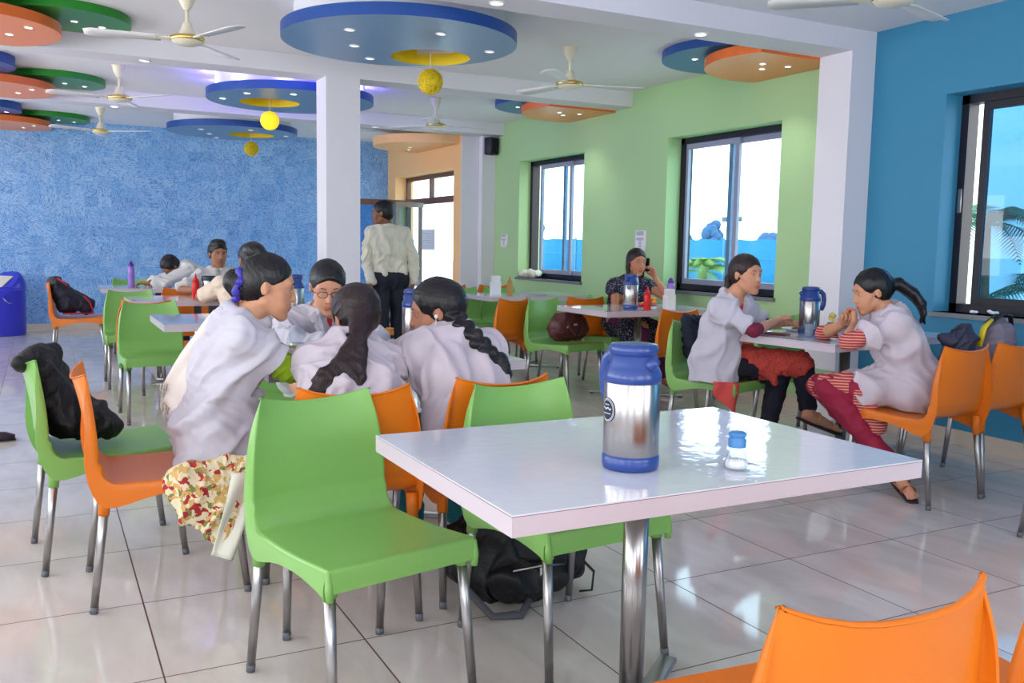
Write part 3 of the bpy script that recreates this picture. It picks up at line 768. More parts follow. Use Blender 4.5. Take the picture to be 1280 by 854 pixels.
# ------------------------------------------------------------------ things on tables
TZ=.7503
def flask(name, x, y, rz, label, r=.068, h=.285, spout=True):
    """vacuum flask with blue shoulder, lid, handle; handle toward -x local, spout toward +x"""
    s=h/.285; e=empty(name,(x,y,TZ),rz,label,'flask','steel vacuum flasks with blue plastic'); q=r/.068
    b=MB(); b.lathe([(.060*q,0),(.066*q,.002*s),(.0685*q,.010*s),(.0685*q,.028*s),(.066*q,.034*s)],0,40); b.build('base_ring',BLUEP,e)
    b=MB(); b.lathe([(.0655*q,.033*s),(.0665*q,.036*s),(.0665*q,.196*s),(.065*q,.199*s)],0,48,cap=False); b.build('steel_body',STEEL,e)
    b=MB(); b.lathe([(.0665*q,.198*s),(.068*q,.202*s),(.068*q,.216*s),(.062*q,.230*s),(.056*q,.240*s),(.0555*q,.258*s),(.052*q,.260*s)],0,40); 
    b.build('shoulder',BLUEP,e)
    b=MB(); b.lathe([(.052*q,.258*s),(.0555*q,.261*s),(.058*q,.266*s),(.058*q,.277*s),(.054*q,.283*s),(.040*q,.285*s),(1e-4,.286*s)],0,40,cap=False); b.build('lid',BLUEP,e)
    b=MB(); b.tube([(.045*q,0,.232*s),(.060*q,0,.243*s),(.072*q,0,.252*s)],[.020*q,.016*q,.011*q],0,14); b.build('spout',BLUEP,e)
    b=MB(); b.tube([(-.050*q,0,.252*s),(-.070*q,0,.255*s),(-.088*q,0,.240*s),(-.094*q,0,.205*s),(-.090*q,0,.170*s),(-.081*q,0,.148*s),(-.079*q,0,.140*s)],[.011*q,.011*q,.011*q,.011*q,.011*q,.010*q,.007*q],0,12,flat=1.5); b.build('handle',BLUEP,e)
    return e
BADGE=mat('badge_navy',(16,26,52),.3); BADGEW=mat('badge_silver',(200,205,215),.3)
def badge(e, ang, z, r0, sc=1.0):
    # oval badge wrapped round the steel body: white ring, dark field, light strokes standing for the lettering
    def patch(b, pts_fn, off, mi, n=28):
        vs=[(0,0)]+[pts_fn(2*PI*k/n) for k in range(n)]
        V=[]
        for u,v in vs:
            a=ang+u/r0; V.append(((r0+off)*math.cos(a),(r0+off)*math.sin(a),z+v))
        b.add(V,[(0,k+1,(k+1)%n+1) for k in range(n)],mi,True)
    b=MB()
    patch(b,lambda t:(.0205*sc*math.cos(t),.0235*sc*math.sin(t)),.0006,0)
    patch(b,lambda t:(.0190*sc*math.cos(t),.0220*sc*math.sin(t)),.0009,1)
    patch(b,lambda t:(.0175*sc*math.cos(t),.0205*sc*math.sin(t)),.0012,0)
    patch(b,lambda t:(.0168*sc*math.cos(t),.0197*sc*math.sin(t)),.0015,1)
    patch(b,lambda t:(.0158*sc*math.cos(t),.0185*sc*math.sin(t)),.0018,0)
    o=b.build('badge',[BADGE,BADGEW],e)
    b=MB()
    def arc(pts,w):
        V=[];F=[]
        for (u,v) in pts:
            for s in (-w,w):
                a=ang+u*sc/r0; V.append(((r0+.0024)*math.cos(a),(r0+.0024)*math.sin(a),z+(v+s)*sc))
        for i in range(len(pts)-1): F.append((2*i,2*i+2,2*i+3,2*i+1))
        b.add(V,F,0,False)
    arc([(-.012+.004*k,.003+.002*math.sin(k*2.1)) for k in range(7)],.0016)
    arc([(-.011+.0037*k,-.006-.0007*(k%2)) for k in range(7)],.0009)
    arc([(-.007+.0035*k,.010+.0008*(k%2)) for k in range(5)],.0009)
    b.build('badge_lettering',BADGEW,o)
fk=flask('vacuum_flask',1.193,1.70,math.radians(-78),'large steel flask with blue lid standing on the nearest table',.0655,.288)
badge(fk,math.radians(-104),.138,.0645,1.2)
f2=flask('vacuum_flask',4.15,4.08,math.radians(156),'steel flask with blue handle between the two women at right',.062,.285)
f3=flask('vacuum_flask',4.29,6.18,math.radians(200),'steel flask with blue top before the woman on the phone',.063,.285); badge(f3,math.radians(-140-200),.18,.062,.9)
f4=flask('vacuum_flask',1.60,4.12,math.radians(120),'steel flask beside the braided woman\'s face',.062,.285); badge(f4,math.radians(-100-120),.13,.061,.9)
f5=flask('vacuum_flask',1.46,5.92,math.radians(60),'blue-topped flask just behind the woman in glasses',.066,.29)
flask('vacuum_flask',4.30,11.30,math.radians(0),'blue-topped flask standing on the far table before the glass entrance',.062,.285)
def lathe_part(nm, prof, m, par, M=None, n=28, cap=True):
    b=MB(); b.lathe(prof,0,n,M,cap); return b.build(nm,m,par)
CLEAR=glass_mat('clear_drinking_glass',(248,250,252))
SALT=mat('salt_white',(240,238,236),.9)
CAPB=mat('shaker_blue_cap',(66,128,188),.35); CAPO=mat('shaker_orange_cap',(240,150,40),.4)
def shaker(x,y,label,cap,s=1.0):
    e=empty('salt_shaker',(x,y,TZ),0,label,'salt shaker')
    lathe_part('glass_jar',[(.026*s,0),(.029*s,.003*s),(.029*s,.012*s),(.024*s,.030*s),(.0185*s,.048*s),(.019*s,.056*s),(.0165*s,.056*s),(.016*s,.048*s),(.0215*s,.030*s),(.026*s,.013*s),(.024*s,.004*s),(1e-4,.004*s)],CLEAR,e,cap=False)
    lathe_part('salt',[(.0235*s,.0045*s),(.0255*s,.012*s),(.0235*s,.022*s),(1e-4,.025*s)],SALT,e)
    lathe_part('cap',[(.020*s,.053*s),(.0205*s,.070*s),(.0165*s,.074*s),(.020*s,.079*s),(.021*s,.084*s),(.016*s,.088*s),(1e-4,.089*s)],cap,e,cap=False)
    return e
shaker(1.408,1.585,'glass salt shaker with blue cap on the nearest table',CAPB)
shaker(1.52,4.25,'orange-capped shaker between the two women seen from behind',CAPO,1.0)
shaker(4.42,6.04,'orange-capped shaker beside the red bottle',CAPO,1.1)
REDP=mat('red_squeeze_plastic',(212,30,24),.35); MUST=mat('mustard_bottle',(190,146,80),.35); PURP=mat('purple_translucent_plastic',(142,112,190),.25,spec=.5); PURC=mat('purple_cap',(84,50,150),.3)
def squeeze(x,y,label,m,s=1.0):
    e=empty('sauce_bottle',(x,y,TZ),0,label,'sauce bottle')
    lathe_part('bottle',[(.026*s,0),(.029*s,.004*s),(.029*s,.11*s),(.026*s,.125*s),(.022*s,.130*s)],m,e)
    lathe_part('nozzle',[(.0235*s,.130*s),(.0235*s,.142*s),(.012*s,.152*s),(.006*s,.178*s),(.004*s,.190*s)],m,e)
squeeze(4.37,6.06,'red ketchup bottle in front of the woman on the phone',REDP)
squeeze(1.19,8.30,'red ketchup bottle before the seated young men',REDP,1.1)
squeeze(4.16,8.10,'mustard brown squeeze bottle below the far window',MUST,1.05)
def bottle(x,y,label,h=.25):
    e=empty('water_bottle',(x,y,TZ),0,label,'water bottle','purple water bottles'); s=h/.25
    lathe_part('bottle',[(.030,0),(.034,.006),(.034,.05*s),(.030,.075*s),(.034,.10*s),(.034,.165*s),(.030,.195*s),(.022,.205*s)],PURP,e)
    lathe_part('cap',[(.026,.205*s),(.027,.225*s),(.018,.232*s),(.016,.245*s),(1e-4,.25*s)],PURC,e,cap=False)
bottle(4.80,6.32,'purple water bottle at the right end of the phone woman\'s table')
bottle(.82,10.12,'purple water bottle on the table by the blue wall',.27)
def napkin(x,y,label,rz=0,h=.17):
    e=empty('napkin_holder',(x,y,TZ),rz,label,'napkin holder','white napkin holders')
    b=MB(); b.box((-.05,-.03,0),(.05,.03,.012),bev=.004); b.box((-.048,-.028,.012),(-.042,.028,h*.7)); b.box((.042,-.028,.012),(.048,.028,h*.7)); b.build('holder',SWITCH,e)
    b=MB()
    for k in range(7): b.box((-.041,-.024+.007*k,.013),(.041,-.020+.007*k,h-.004*(k%3)))
    b.build('napkins',PAPER,e)
napkin(3.98,8.06,'white napkin holder standing left of the mustard bottle',0,.2)
napkin(4.56,6.02,'white napkin holder right of the orange-capped shaker',.2,.17)
def tumbler(x,y,label,r=.034,h=.11,water=None):
    e=empty('drinking_glass',(x,y,TZ),0,label,'glass','clear drinking glasses')
    lathe_part('glass',[(r*.72,0),(r*.74,.002),(r,h),(r*.94,h),(r*.68,.006),(1e-4,.006)],CLEAR,e,cap=False)
    if water: lathe_part('drink',[(r*.66,.007),(r*(.68+.26*water),h*water),(1e-4,h*water)],mat('water_pale',(206,216,226),.05,alpha=.35),e,cap=False)
tumbler(3.97,3.90,'water glass in front of the cross-legged woman',.033,.10,.75)
tumbler(4.63,4.20,'glass near the face of the woman in maroon leggings',.034,.11)
tumbler(.965,3.86,'tall clear glass before the bun-haired woman\'s arm',.038,.145,.5)
tumbler(3.99,3.98,'low cup beside the water glass at the right table',.025,.05)
e=empty('mustard_jar',(4.245,3.99,TZ),0,'jar of brown mustard with crumpled yellow wrapper at right table','jar')
lathe_part('jar',[(.026,0),(.028,.004),(.028,.065),(.024,.072)],mat('jar_brown_mustard',(150,120,70),.3),e)
b=MB(); rr=random.Random(3)
for k in range(16): b.sphere((rr.uniform(-.016,.016),rr.uniform(-.016,.016),.078+rr.uniform(0,.045)),rr.uniform(.008,.014),0,7)
b.build('yellow_wrapper',mat('yellow_wrap',(236,206,110),.5),e)
e=empty('stacked_bowls',(4.50,4.13,TZ),0,'short stack of white bowls on the right table','bowls')
for k in range(4): lathe_part('bowl',[(.03,.018*k),(.05,.006+.018*k),(.066,.034+.018*k),(.062,.034+.018*k),(.046,.010+.018*k),(1e-4,.008+.018*k)],SWITCH,e,cap=False)
def plate(x,y,label,m=SWITCH,food=None,r=.11):
    e=empty('plate',(x,y,TZ),0,label,'plate')
    lathe_part('dish',[(r*.6,0),(r*.66,.003),(r,.016),(r*.98,.018),(r*.64,.006),(1e-4,.005)],m,e,cap=False,n=36)
    if food:
        b=MB(); rr=random.Random(int(x*100))
        for k in range(22): a=rr.uniform(0,6.3); q=rr.uniform(0,r*.5); b.sphere((q*math.cos(a),q*math.sin(a),.012+rr.uniform(0,.012)),rr.uniform(.008,.016),0,7,sc=(1.3,1,.6))
        b.build('food',food,e)
FOOD=mat('fried_snack',(196,140,70),.6)
plate(4.20,4.22,'white plate of snacks behind the flask at the right table',SWITCH,FOOD,.10)
plate(4.00,3.72,'small plate under the striped sleeve of the woman in maroon leggings',SWITCH,None,.09)
plate(4.62,6.50,'pink tray of food by the woman on the phone',mat('pink_melamine',(232,60,90),.35),FOOD,.16)
def phone(x,y,z,rz,label):
    e=empty('mobile_phone',(x,y,z),rz,label,'mobile phone')
    b=MB(); b.box((-.034,-.068,0),(.034,.068,.009),bev=.003); b.build('phone_body',mat('phone_dark_red',(110,40,50),.3),e)
    b=MB(); b.box((-.030,-.055,.009),(.030,.055,.0096)); b.build('phone_screen',mat('phone_glass',(20,22,30),.05),e)
phone(1.44,3.78,TZ+.002,.5,'dark red phone under the braided woman\'s hand')
phone(3.90,4.08,TZ,.3,'dark phone by the water glass on the right table')
e=empty('lidded_steel_mug',(1.30,8.30,TZ),0,'steel mug with dark green lid before the seated young men','mug')
lathe_part('mug_body',[(.048,0),(.052,.004),(.058,.15),(.056,.155)],STEEL,e)
lathe_part('mug_lid',[(.060,.150),(.062,.156),(.062,.182),(.056,.19),(1e-4,.192)],mat('dark_green_lid',(26,58,66),.35),e)
b=MB(); b.tube([(.055,0,.13),(.085,0,.13),(.092,0,.09),(.085,0,.05),(.052,0,.05)],.008,0,10); b.build('mug_handle',STEEL,e)
# small plate with spoon in front of the braid woman, green straw bottle
e=empty('straw_bottle',(1.68,4.20,TZ),0,'narrow white tube with green tip between the two women','condiment tube')
lathe_part('tube',[(.008,0),(.010,.004),(.009,.12)],SWITCH,e,Matrix.Rotation(.1,4,'Y')); lathe_part('tip',[(.008,.118),(.003,.185)],mat('green_tip',(60,150,50),.4),e,Matrix.Rotation(.1,4,'Y'))

# ------------------------------------------------------------------ dustbin
e=empty('dustbin',(-.44,13.25,0),math.radians(42),'blue plastic swing-lid dustbin at the left edge','dustbin')
lathe_part('bin_body',[(.235,0),(.245,.01),(.255,.56),(.262,.57),(.262,.60)],BINB,e,n=48)
b=MB()
vs=[];fs=[]; n=48
for i in range(9):
    t=i/8*PI/2
    for j in range(n):
        a=2*PI*j/n; r=.262*math.cos(t)**.6 if i<8 else 1e-3
        x=r*math.cos(a); y=r*math.sin(a); z=.60+.24*math.sin(t)
        lim=.70+ (x)*.75   # slanted opening on the left side
        vs.append((x,y,min(z,max(.62,lim))))
for i in range(8):
    for j in range(n): fs.append((i*n+j,i*n+(j+1)%n,(i+1)*n+(j+1)%n,(i+1)*n+j))
b.add(vs,fs,0,True); b.build('bin_lid',BINB,e)
b=MB(); b.box((-.25,-.13,.0),(.06,.13,.012),M=Matrix.Translation((-.0,0,.706))@Matrix.Rotation(-math.atan(.75),4,'Y')); b.build('swing_flap',mat('bin_flap_beige',(214,206,190),.5),e)
b=MB(); b.tube([(-.171,-.190,.50),(-.165,-.235,.45),(-.135,-.255,.42),(-.09,-.24,.42)],.006,0,8); b.build('carry_handle',ALU,e)

# ------------------------------------------------------------------ people: one smooth field per body / garment
class Field:
    def __init__(s, lo, hi, h):
        s.h=h; s.lo=np.array(lo,float); s.n=np.ceil((np.array(hi)-s.lo)/h).astype(int)+1
        s.a=np.full(s.n,1.0,np.float32)
    def _sl(s, lo, hi, m):
        i0=np.clip(np.floor((np.array(lo)-m-s.lo)/s.h).astype(int),0,s.n); i1=np.clip(np.ceil((np.array(hi)+m-s.lo)/s.h).astype(int)+1,0,s.n)
        if np.any(i1<=i0): return None,None
        g=[s.lo[k]+s.h*np.arange(i0[k],i1[k]) for k in range(3)]
        X,Y,Z=np.meshgrid(*g,indexing='ij',sparse=True)
        return tuple(slice(i0[k],i1[k]) for k in range(3)),(X,Y,Z)
    def _mix(s, prim, k, op):
        fn,lo,hi=prim; sl,P=s._sl(lo,hi,k+3*s.h)
        if sl is None: return
        d=fn(*P).astype(np.float32); a=s.a[sl]
        if op=='add':
            t=np.clip(.5+.5*(a-d)/k,0,1); s.a[sl]=a*(1-t)+d*t-k*t*(1-t)
        else:
            d=-d; t=np.clip(.5-.5*(a-d)/k,0,1); s.a[sl]=a*(1-t)+d*t+k*t*(1-t)
    def add(s, prim, k=.02): s._mix(prim,k,'add')
    def sub(s, prim, k=.01): s._mix(prim,k,'sub')
    def cut(s, p, n, lo=None, hi=None):
        """remove what lies beyond plane p on the side of n (inside a box if given)"""
        n=Vector(n).normalized(); 
        if lo is None: lo,hi=s.lo,s.lo+s.h*(s.n-1)
        sl,(X,Y,Z)=s._sl(lo,hi,0)
        d=((X-p[0])*n[0]+(Y-p[1])*n[1]+(Z-p[2])*n[2]).astype(np.float32)
        s.a[sl]=np.maximum(s.a[sl],np.broadcast_to(d,s.a[sl].shape))
    def mesh(s, name, mats, parent, matfn=None, fold=0, foldfreq=9, folddir=None, seed=0, lipfn=None, foldz=None):
        ins=s.a<s.h*1.5; bx=[]
        for ax in range(3):
            w=np.where(ins.any(axis=tuple(q for q in range(3) if q!=ax)))[0]
            bx.append((0,1) if len(w)==0 else (max(0,w[0]-2),min(s.n[ax],w[-1]+3)))
        a=np.minimum(s.a[bx[0][0]:bx[0][1],bx[1][0]:bx[1][1],bx[2][0]:bx[2][1]],.05).astype(np.float32)
        a[0]=a[-1]=.05; a[:,0]=a[:,-1]=.05; a[:,:,0]=a[:,:,-1]=.05
        a[a>s.h*2.5]=.05
        g=openvdb.FloatGrid(.05); g.copyFromArray(a)
        pts,tris,quads=g.convertToPolygons(isovalue=0.0,adaptivity=0.0)
        V=pts.astype(np.float64)*s.h+s.lo+s.h*np.array([q[0] for q in bx])
        me=bpy.data.meshes.new(name); nq,ntr=len(quads),len(tris)
        me.vertices.add(len(V)); me.vertices.foreach_set('co',V.astype(np.float32).ravel())
        li=np.concatenate([quads.ravel(),tris.ravel()]).astype(np.int32); me.loops.add(len(li)); me.loops.foreach_set('vertex_index',li)
        me.polygons.add(nq+ntr); me.polygons.foreach_set('loop_start',np.concatenate([np.arange(nq)*4,nq*4+np.arange(ntr)*3]).astype(np.int32))
        me.update(calc_edges=True)
        F=quads
        # orientation
        if len(F):
            p=V[F[:,0]]-V.mean(0);q=V[F[:,1]]-V.mean(0);r=V[F[:,2]]-V.mean(0); vol=(p*np.cross(q-p,r-p)).sum()
            if vol<0: me.flip_normals(); me.update()
        if fold:
            N=np.zeros(len(V)*3,np.float32); me.vertices.foreach_get('normal',N); N=N.reshape(-1,3)
            rs=np.random.RandomState(seed); D=np.zeros(len(V))
            ws=V+.035*np.sin(V[:,[1,2,0]]*11+rs.rand(3)*6)
            ws=ws+.02*np.sin(V[:,[2,0,1]]*23+rs.rand(3)*6)
            for q in range(6):
                d=rs.normal(size=3)
                if folddir is not None: fd=np.array(folddir)/np.linalg.norm(folddir); d=d-fd*(d@fd)*.8
                d/=np.linalg.norm(d)
                w=foldfreq*(.8+q*.42); v=.5+.5*np.sin(ws@d*w*2*PI/1.2+rs.rand()*6)
                mk=.5+.5*np.sin(V@rs.normal(size=3)*9+rs.rand()*6)
                D+=(v**5-.10)*mk*1.7/(1+q*.25)
            fs=np.sin(ws@rs.normal(size=3)*46)*np.sin(ws@rs.normal(size=3)*37+1)
            D=D+.16*fs; D*=fold*1.35
            if foldz is not None: D*=foldz(V)
            V=V+N*D[:,None]; me.vertices.foreach_set('co',V.astype(np.float32).ravel()); me.update()
        for m in mats: me.materials.append(m)
        if matfn is not None:
            c=np.zeros(len(me.polygons)*3,np.float32); me.polygons.foreach_get('center',c); me.polygons.foreach_set('material_index',matfn(c.reshape(-1,3)).astype(np.int32))
        me.polygons.foreach_set('use_smooth',[True]*len(me.polygons))
        if lipfn is not None:
            at=me.attributes.new('lip','FLOAT','POINT'); at.data.foreach_set('value',lipfn(V).astype(np.float32))
        me.update()
        o=bpy.data.objects.new(name,me); C.objects.link(o)
        if parent is not None: o.parent=parent
        return o
def cone(a,b,ra,rb,flat=None):
    """round cone; flat=(axis vector, factor) squashes it along that axis"""
    a=np.array(a,float); b=np.array(b,float); ab=b-a; L2=max(ab@ab,1e-9); R=max(ra,rb)
    def fn(X,Y,Z):
        px,py,pz=X-a[0],Y-a[1],Z-a[2]
        t=np.clip((px*ab[0]+py*ab[1]+pz*ab[2])/L2,0,1)
        dx,dy,dz=px-t*ab[0],py-t*ab[1],pz-t*ab[2]
        if flat is not None:
            n,f=flat; q=(dx*n[0]+dy*n[1]+dz*n[2])*(1/f-1); dx=dx+q*n[0]; dy=dy+q*n[1]; dz=dz+q*n[2]
            return (np.sqrt(dx*dx+dy*dy+dz*dz)-(ra+(rb-ra)*t))*(.5+.5*f)
        return np.sqrt(dx*dx+dy*dy+dz*dz)-(ra+(rb-ra)*t)
    return fn,np.minimum(a,b)-R,np.maximum(a,b)+R
def ell(c,r,M=None):
    c=np.array(c,float); r=np.array(r,float); R=np.eye(3) if M is None else np.array(M,float); m=min(r)
    def fn(X,Y,Z):
        px,py,pz=X-c[0],Y-c[1],Z-c[2]
        u=[(R[0][k]*px+R[1][k]*py+R[2][k]*pz)/r[k] for k in range(3)]
        q=np.sqrt(u[0]**2+u[1]**2+u[2]**2); w=[u[k]/r[k] for k in range(3)]; g=np.sqrt(w[0]**2+w[1]**2+w[2]**2)+1e-6
        return q*(q-1)/g
    e=np.abs(R)@r
    return fn,c-e,c+e
def V3(*a): return np.array(a if len(a)>1 else a[0],float)
def unit(v): v=V3(v); return v/np.linalg.norm(v)
def frame(fwd, up=(0,0,1)):
    f=unit(fwd); r=unit(np.cross(f,up)); u=np.cross(r,f)
    return np.array([r,f,u]).T   # columns right, forward, up
def hand_prims(w, d, palm, side, curl=.5, spread=.16, s=1.0):
    """w wrist, d direction of the hand, palm = palm normal, side=+1 when the thumb lies toward cross(d,palm)"""
    d=unit(d); palm=unit(V3(palm)-d*np.dot(palm,d)); t=np.cross(d,palm)*side; out=[]
    k=w+d*.045*s; out.append((cone(w,w+d*.075*s-t*.0,.024*s,.033*s,(palm,.50)),.012)); out.append((cone(w+d*.03*s+t*.012*s,w+d*.08*s+t*.018*s,.014*s,.014*s),.01)); out.append((cone(w+d*.03*s-t*.012*s,w+d*.075*s-t*.02*s,.014*s,.013*s),.01))
    for i,(off,L) in enumerate(((.027,.066),(.009,.076),(-.009,.070),(-.026,.054))):
        p=w+d*(.088-.003*abs(i-1))*s+t*off*s; dd=unit(d+t*spread*(1.2-i)*.6); c=curl*(1+.08*i)
        for j,f in enumerate((.45,.32,.25)):
            c1=c*(j+.6); q=p+(dd*math.cos(c1)+palm*math.sin(c1))*L*f*s
            out.append((cone(p,q,(.0092-.0009*j)*s,(.0086-.0009*j)*s),.004)); p=q
    p=w+d*.028*s+t*.026*s; q=p+unit(d*.75+t*.75+palm*.25)*.040*s; r=q+unit(d*.95+t*.25+palm*.45)*.032*s
    out.append((cone(p,q,.0135*s,.0112*s),.01)); out.append((cone(q,r,.0108*s,.0088*s),.005))
    return out
def head_prims(c, R, s=1.0, male=False):
    T=lambda x,y,z: c+R@(V3(x,y,z)*s)
    A=[];S=[]
    A.append((ell(T(0,-.016,.036),V3(.073,.091,.080)*s,R),.01))
    A.append((cone(T(0,.026,.0),T(0,.040,-.052),.062*s,.047*s),.03))
    A.append((ell(T(0,.052,-.045),V3(.046,.034,.052)*s,R),.02))
    A.append((cone(T(-.042,.045,-.022),T(-.030,.056,-.045),.020*s,.018*s),.02)); A.append((cone(T(.042,.045,-.022),T(.030,.056,-.045),.020*s,.018*s),.02))
    A.append((cone(T(-.05,.0,-.05),T(-.012,.062,-.094),.016*s,.016*s),.02)); A.append((cone(T(.05,.0,-.05),T(.012,.062,-.094),.016*s,.016*s),.02))
    A.append((ell(T(0,.070,-.096),V3(.020,.016,.015)*s*(1.15 if male else 1),R),.014))
    A.append((cone(T(-.040,.066,.030),T(.040,.066,.030),.013*s,.013*s),.018))
    sub=[]
    for e in (-1,1): sub.append((ell(T(e*.031,.098,.012),V3(.022,.016,.014)*s,R),.016)); sub.append((ell(T(e*.0305,.0835,.0085),V3(.0145,.012,.0062)*s,R),.004))
    P=[]
    P.append((cone(T(0,.079,.018),T(0,.098,-.026),.0068*s,.0105*s),.010))
    for e in (-1,1):
        P.append((ell(T(e*.011,.091,-.030),V3(.0075,.010,.007)*s,R),.006))
        P.append((cone(T(e*.018,.0845,.0185),T(e*.043,.0735,.0155),.0042*s,.0035*s),.005))   # upper lid
        P.append((cone(T(e*.020,.0815,.000),T(e*.042,.074,.001),.0036*s,.003*s),.005))
        P.append((ell(T(e*.074,-.010,-.002),V3(.0075,.016,.027)*s,R),.006)); P.append((ell(T(e*.083,-.004,-.000),V3(.004,.008,.014)*s,R),-1))
        P.append((cone(T(e*.0785,-.012,.014),T(e*.0785,-.004,-.018),.006*s,.005*s),.004))
    P.append((cone(T(-.017,.083,-.0585),T(.017,.083,-.0585),.0055*s,.0055*s),.006)); P.append((cone(T(0,.0885,-.057),T(0,.0885,-.058),.0065*s,.0065*s),.008))
    P.append((cone(T(-.013,.084,-.0685),T(.013,.084,-.0685),.0068*s,.0068*s),.006))
    return A,sub,P,T
def lipmask(c,R,s):
    def f(V):
        q=(V-c)@R/s
        x,y,z=q[:,0],q[:,1],q[:,2]
        m=np.clip(1.25-np.sqrt((x/.0205)**2+((z+.0635)/.0105)**2),0,.22)/.22
        return m*(y>.06)*.7
    return f
def face_bits(root, c, R, s, T, down=0, glasses=False, lids=True, male=False):
    for e in (-1,1):
        p=T(e*.0300,.0655,.0080); M=Matrix.Translation(Vector(p))@Matrix([list(r)+[0] for r in R.tolist()]+[[0,0,0,1]])
        b=MB(); b.sphere((0,0,0),.0122*s,0,20,M); a=math.radians(-down)
        dv=Vector((0,math.cos(a),math.sin(a))); b.sphere(tuple(dv*.0061*s),.0070*s,1,14,M); b.build('eye',[EYEW,EYEB],root)
        b=MB(); b.tube([T(e*.014,.0865,.0290),T(e*.028,.0850,.0320),T(e*.040,.0775,.0315),T(e*.048,.069,.0270)],[.0022*s,.0034*s,.0028*s,.0012*s] if not male else [.003*s,.0045*s,.004*s,.0018*s],0,6,flat=.6); b.build('eyebrow',BROWH,root)
    if glasses:
        b=MB()
        for e in (-1,1):
            pts=[T(e*(.031+.0225*math.cos(t)),.0965-.0045*abs(math.cos(t))*1,.006+.0155*math.sin(t)) for t in np.linspace(0,2*PI,25)]
            b.tube(pts,.0016*s,0,6); b.tube([T(e*.0535,.092,.010),T(e*.076,.06,.010),T(e*.082,-.006,.008)],.0016*s,0,6)
        b.tube([T(-.0085,.0965,.009),T(0,.099,.011),T(.0085,.0965,.009)],.0016*s,0,6); b.build('spectacles',GLF,root)
def hair_cap(F,c,R,s,T,front=.055,back=-.075,puff=0,hairline=.052,sides=True,k=.012):
    F.add(ell(T(0,-.018,.040),V3(.0795+puff,.0975+puff,.0865+puff)*s,R),.01)
    F.add(ell(T(0,-.045,.0),V3(.072+puff*.6,.066+puff,.072)*s,R),.02)
    # clear the face
    F.sub(ell(T(0,.116,-.004),V3(.072,.088,hairline+.036)*s,R),k)
    F.sub(ell(T(0,.072,-.085),V3(.10,.082,.085)*s,R),k)
    if sides:
        for e in (-1,1): F.sub(ell(T(e*.085,.002,-.012),V3(.020,.030,.032)*s,R),.006)
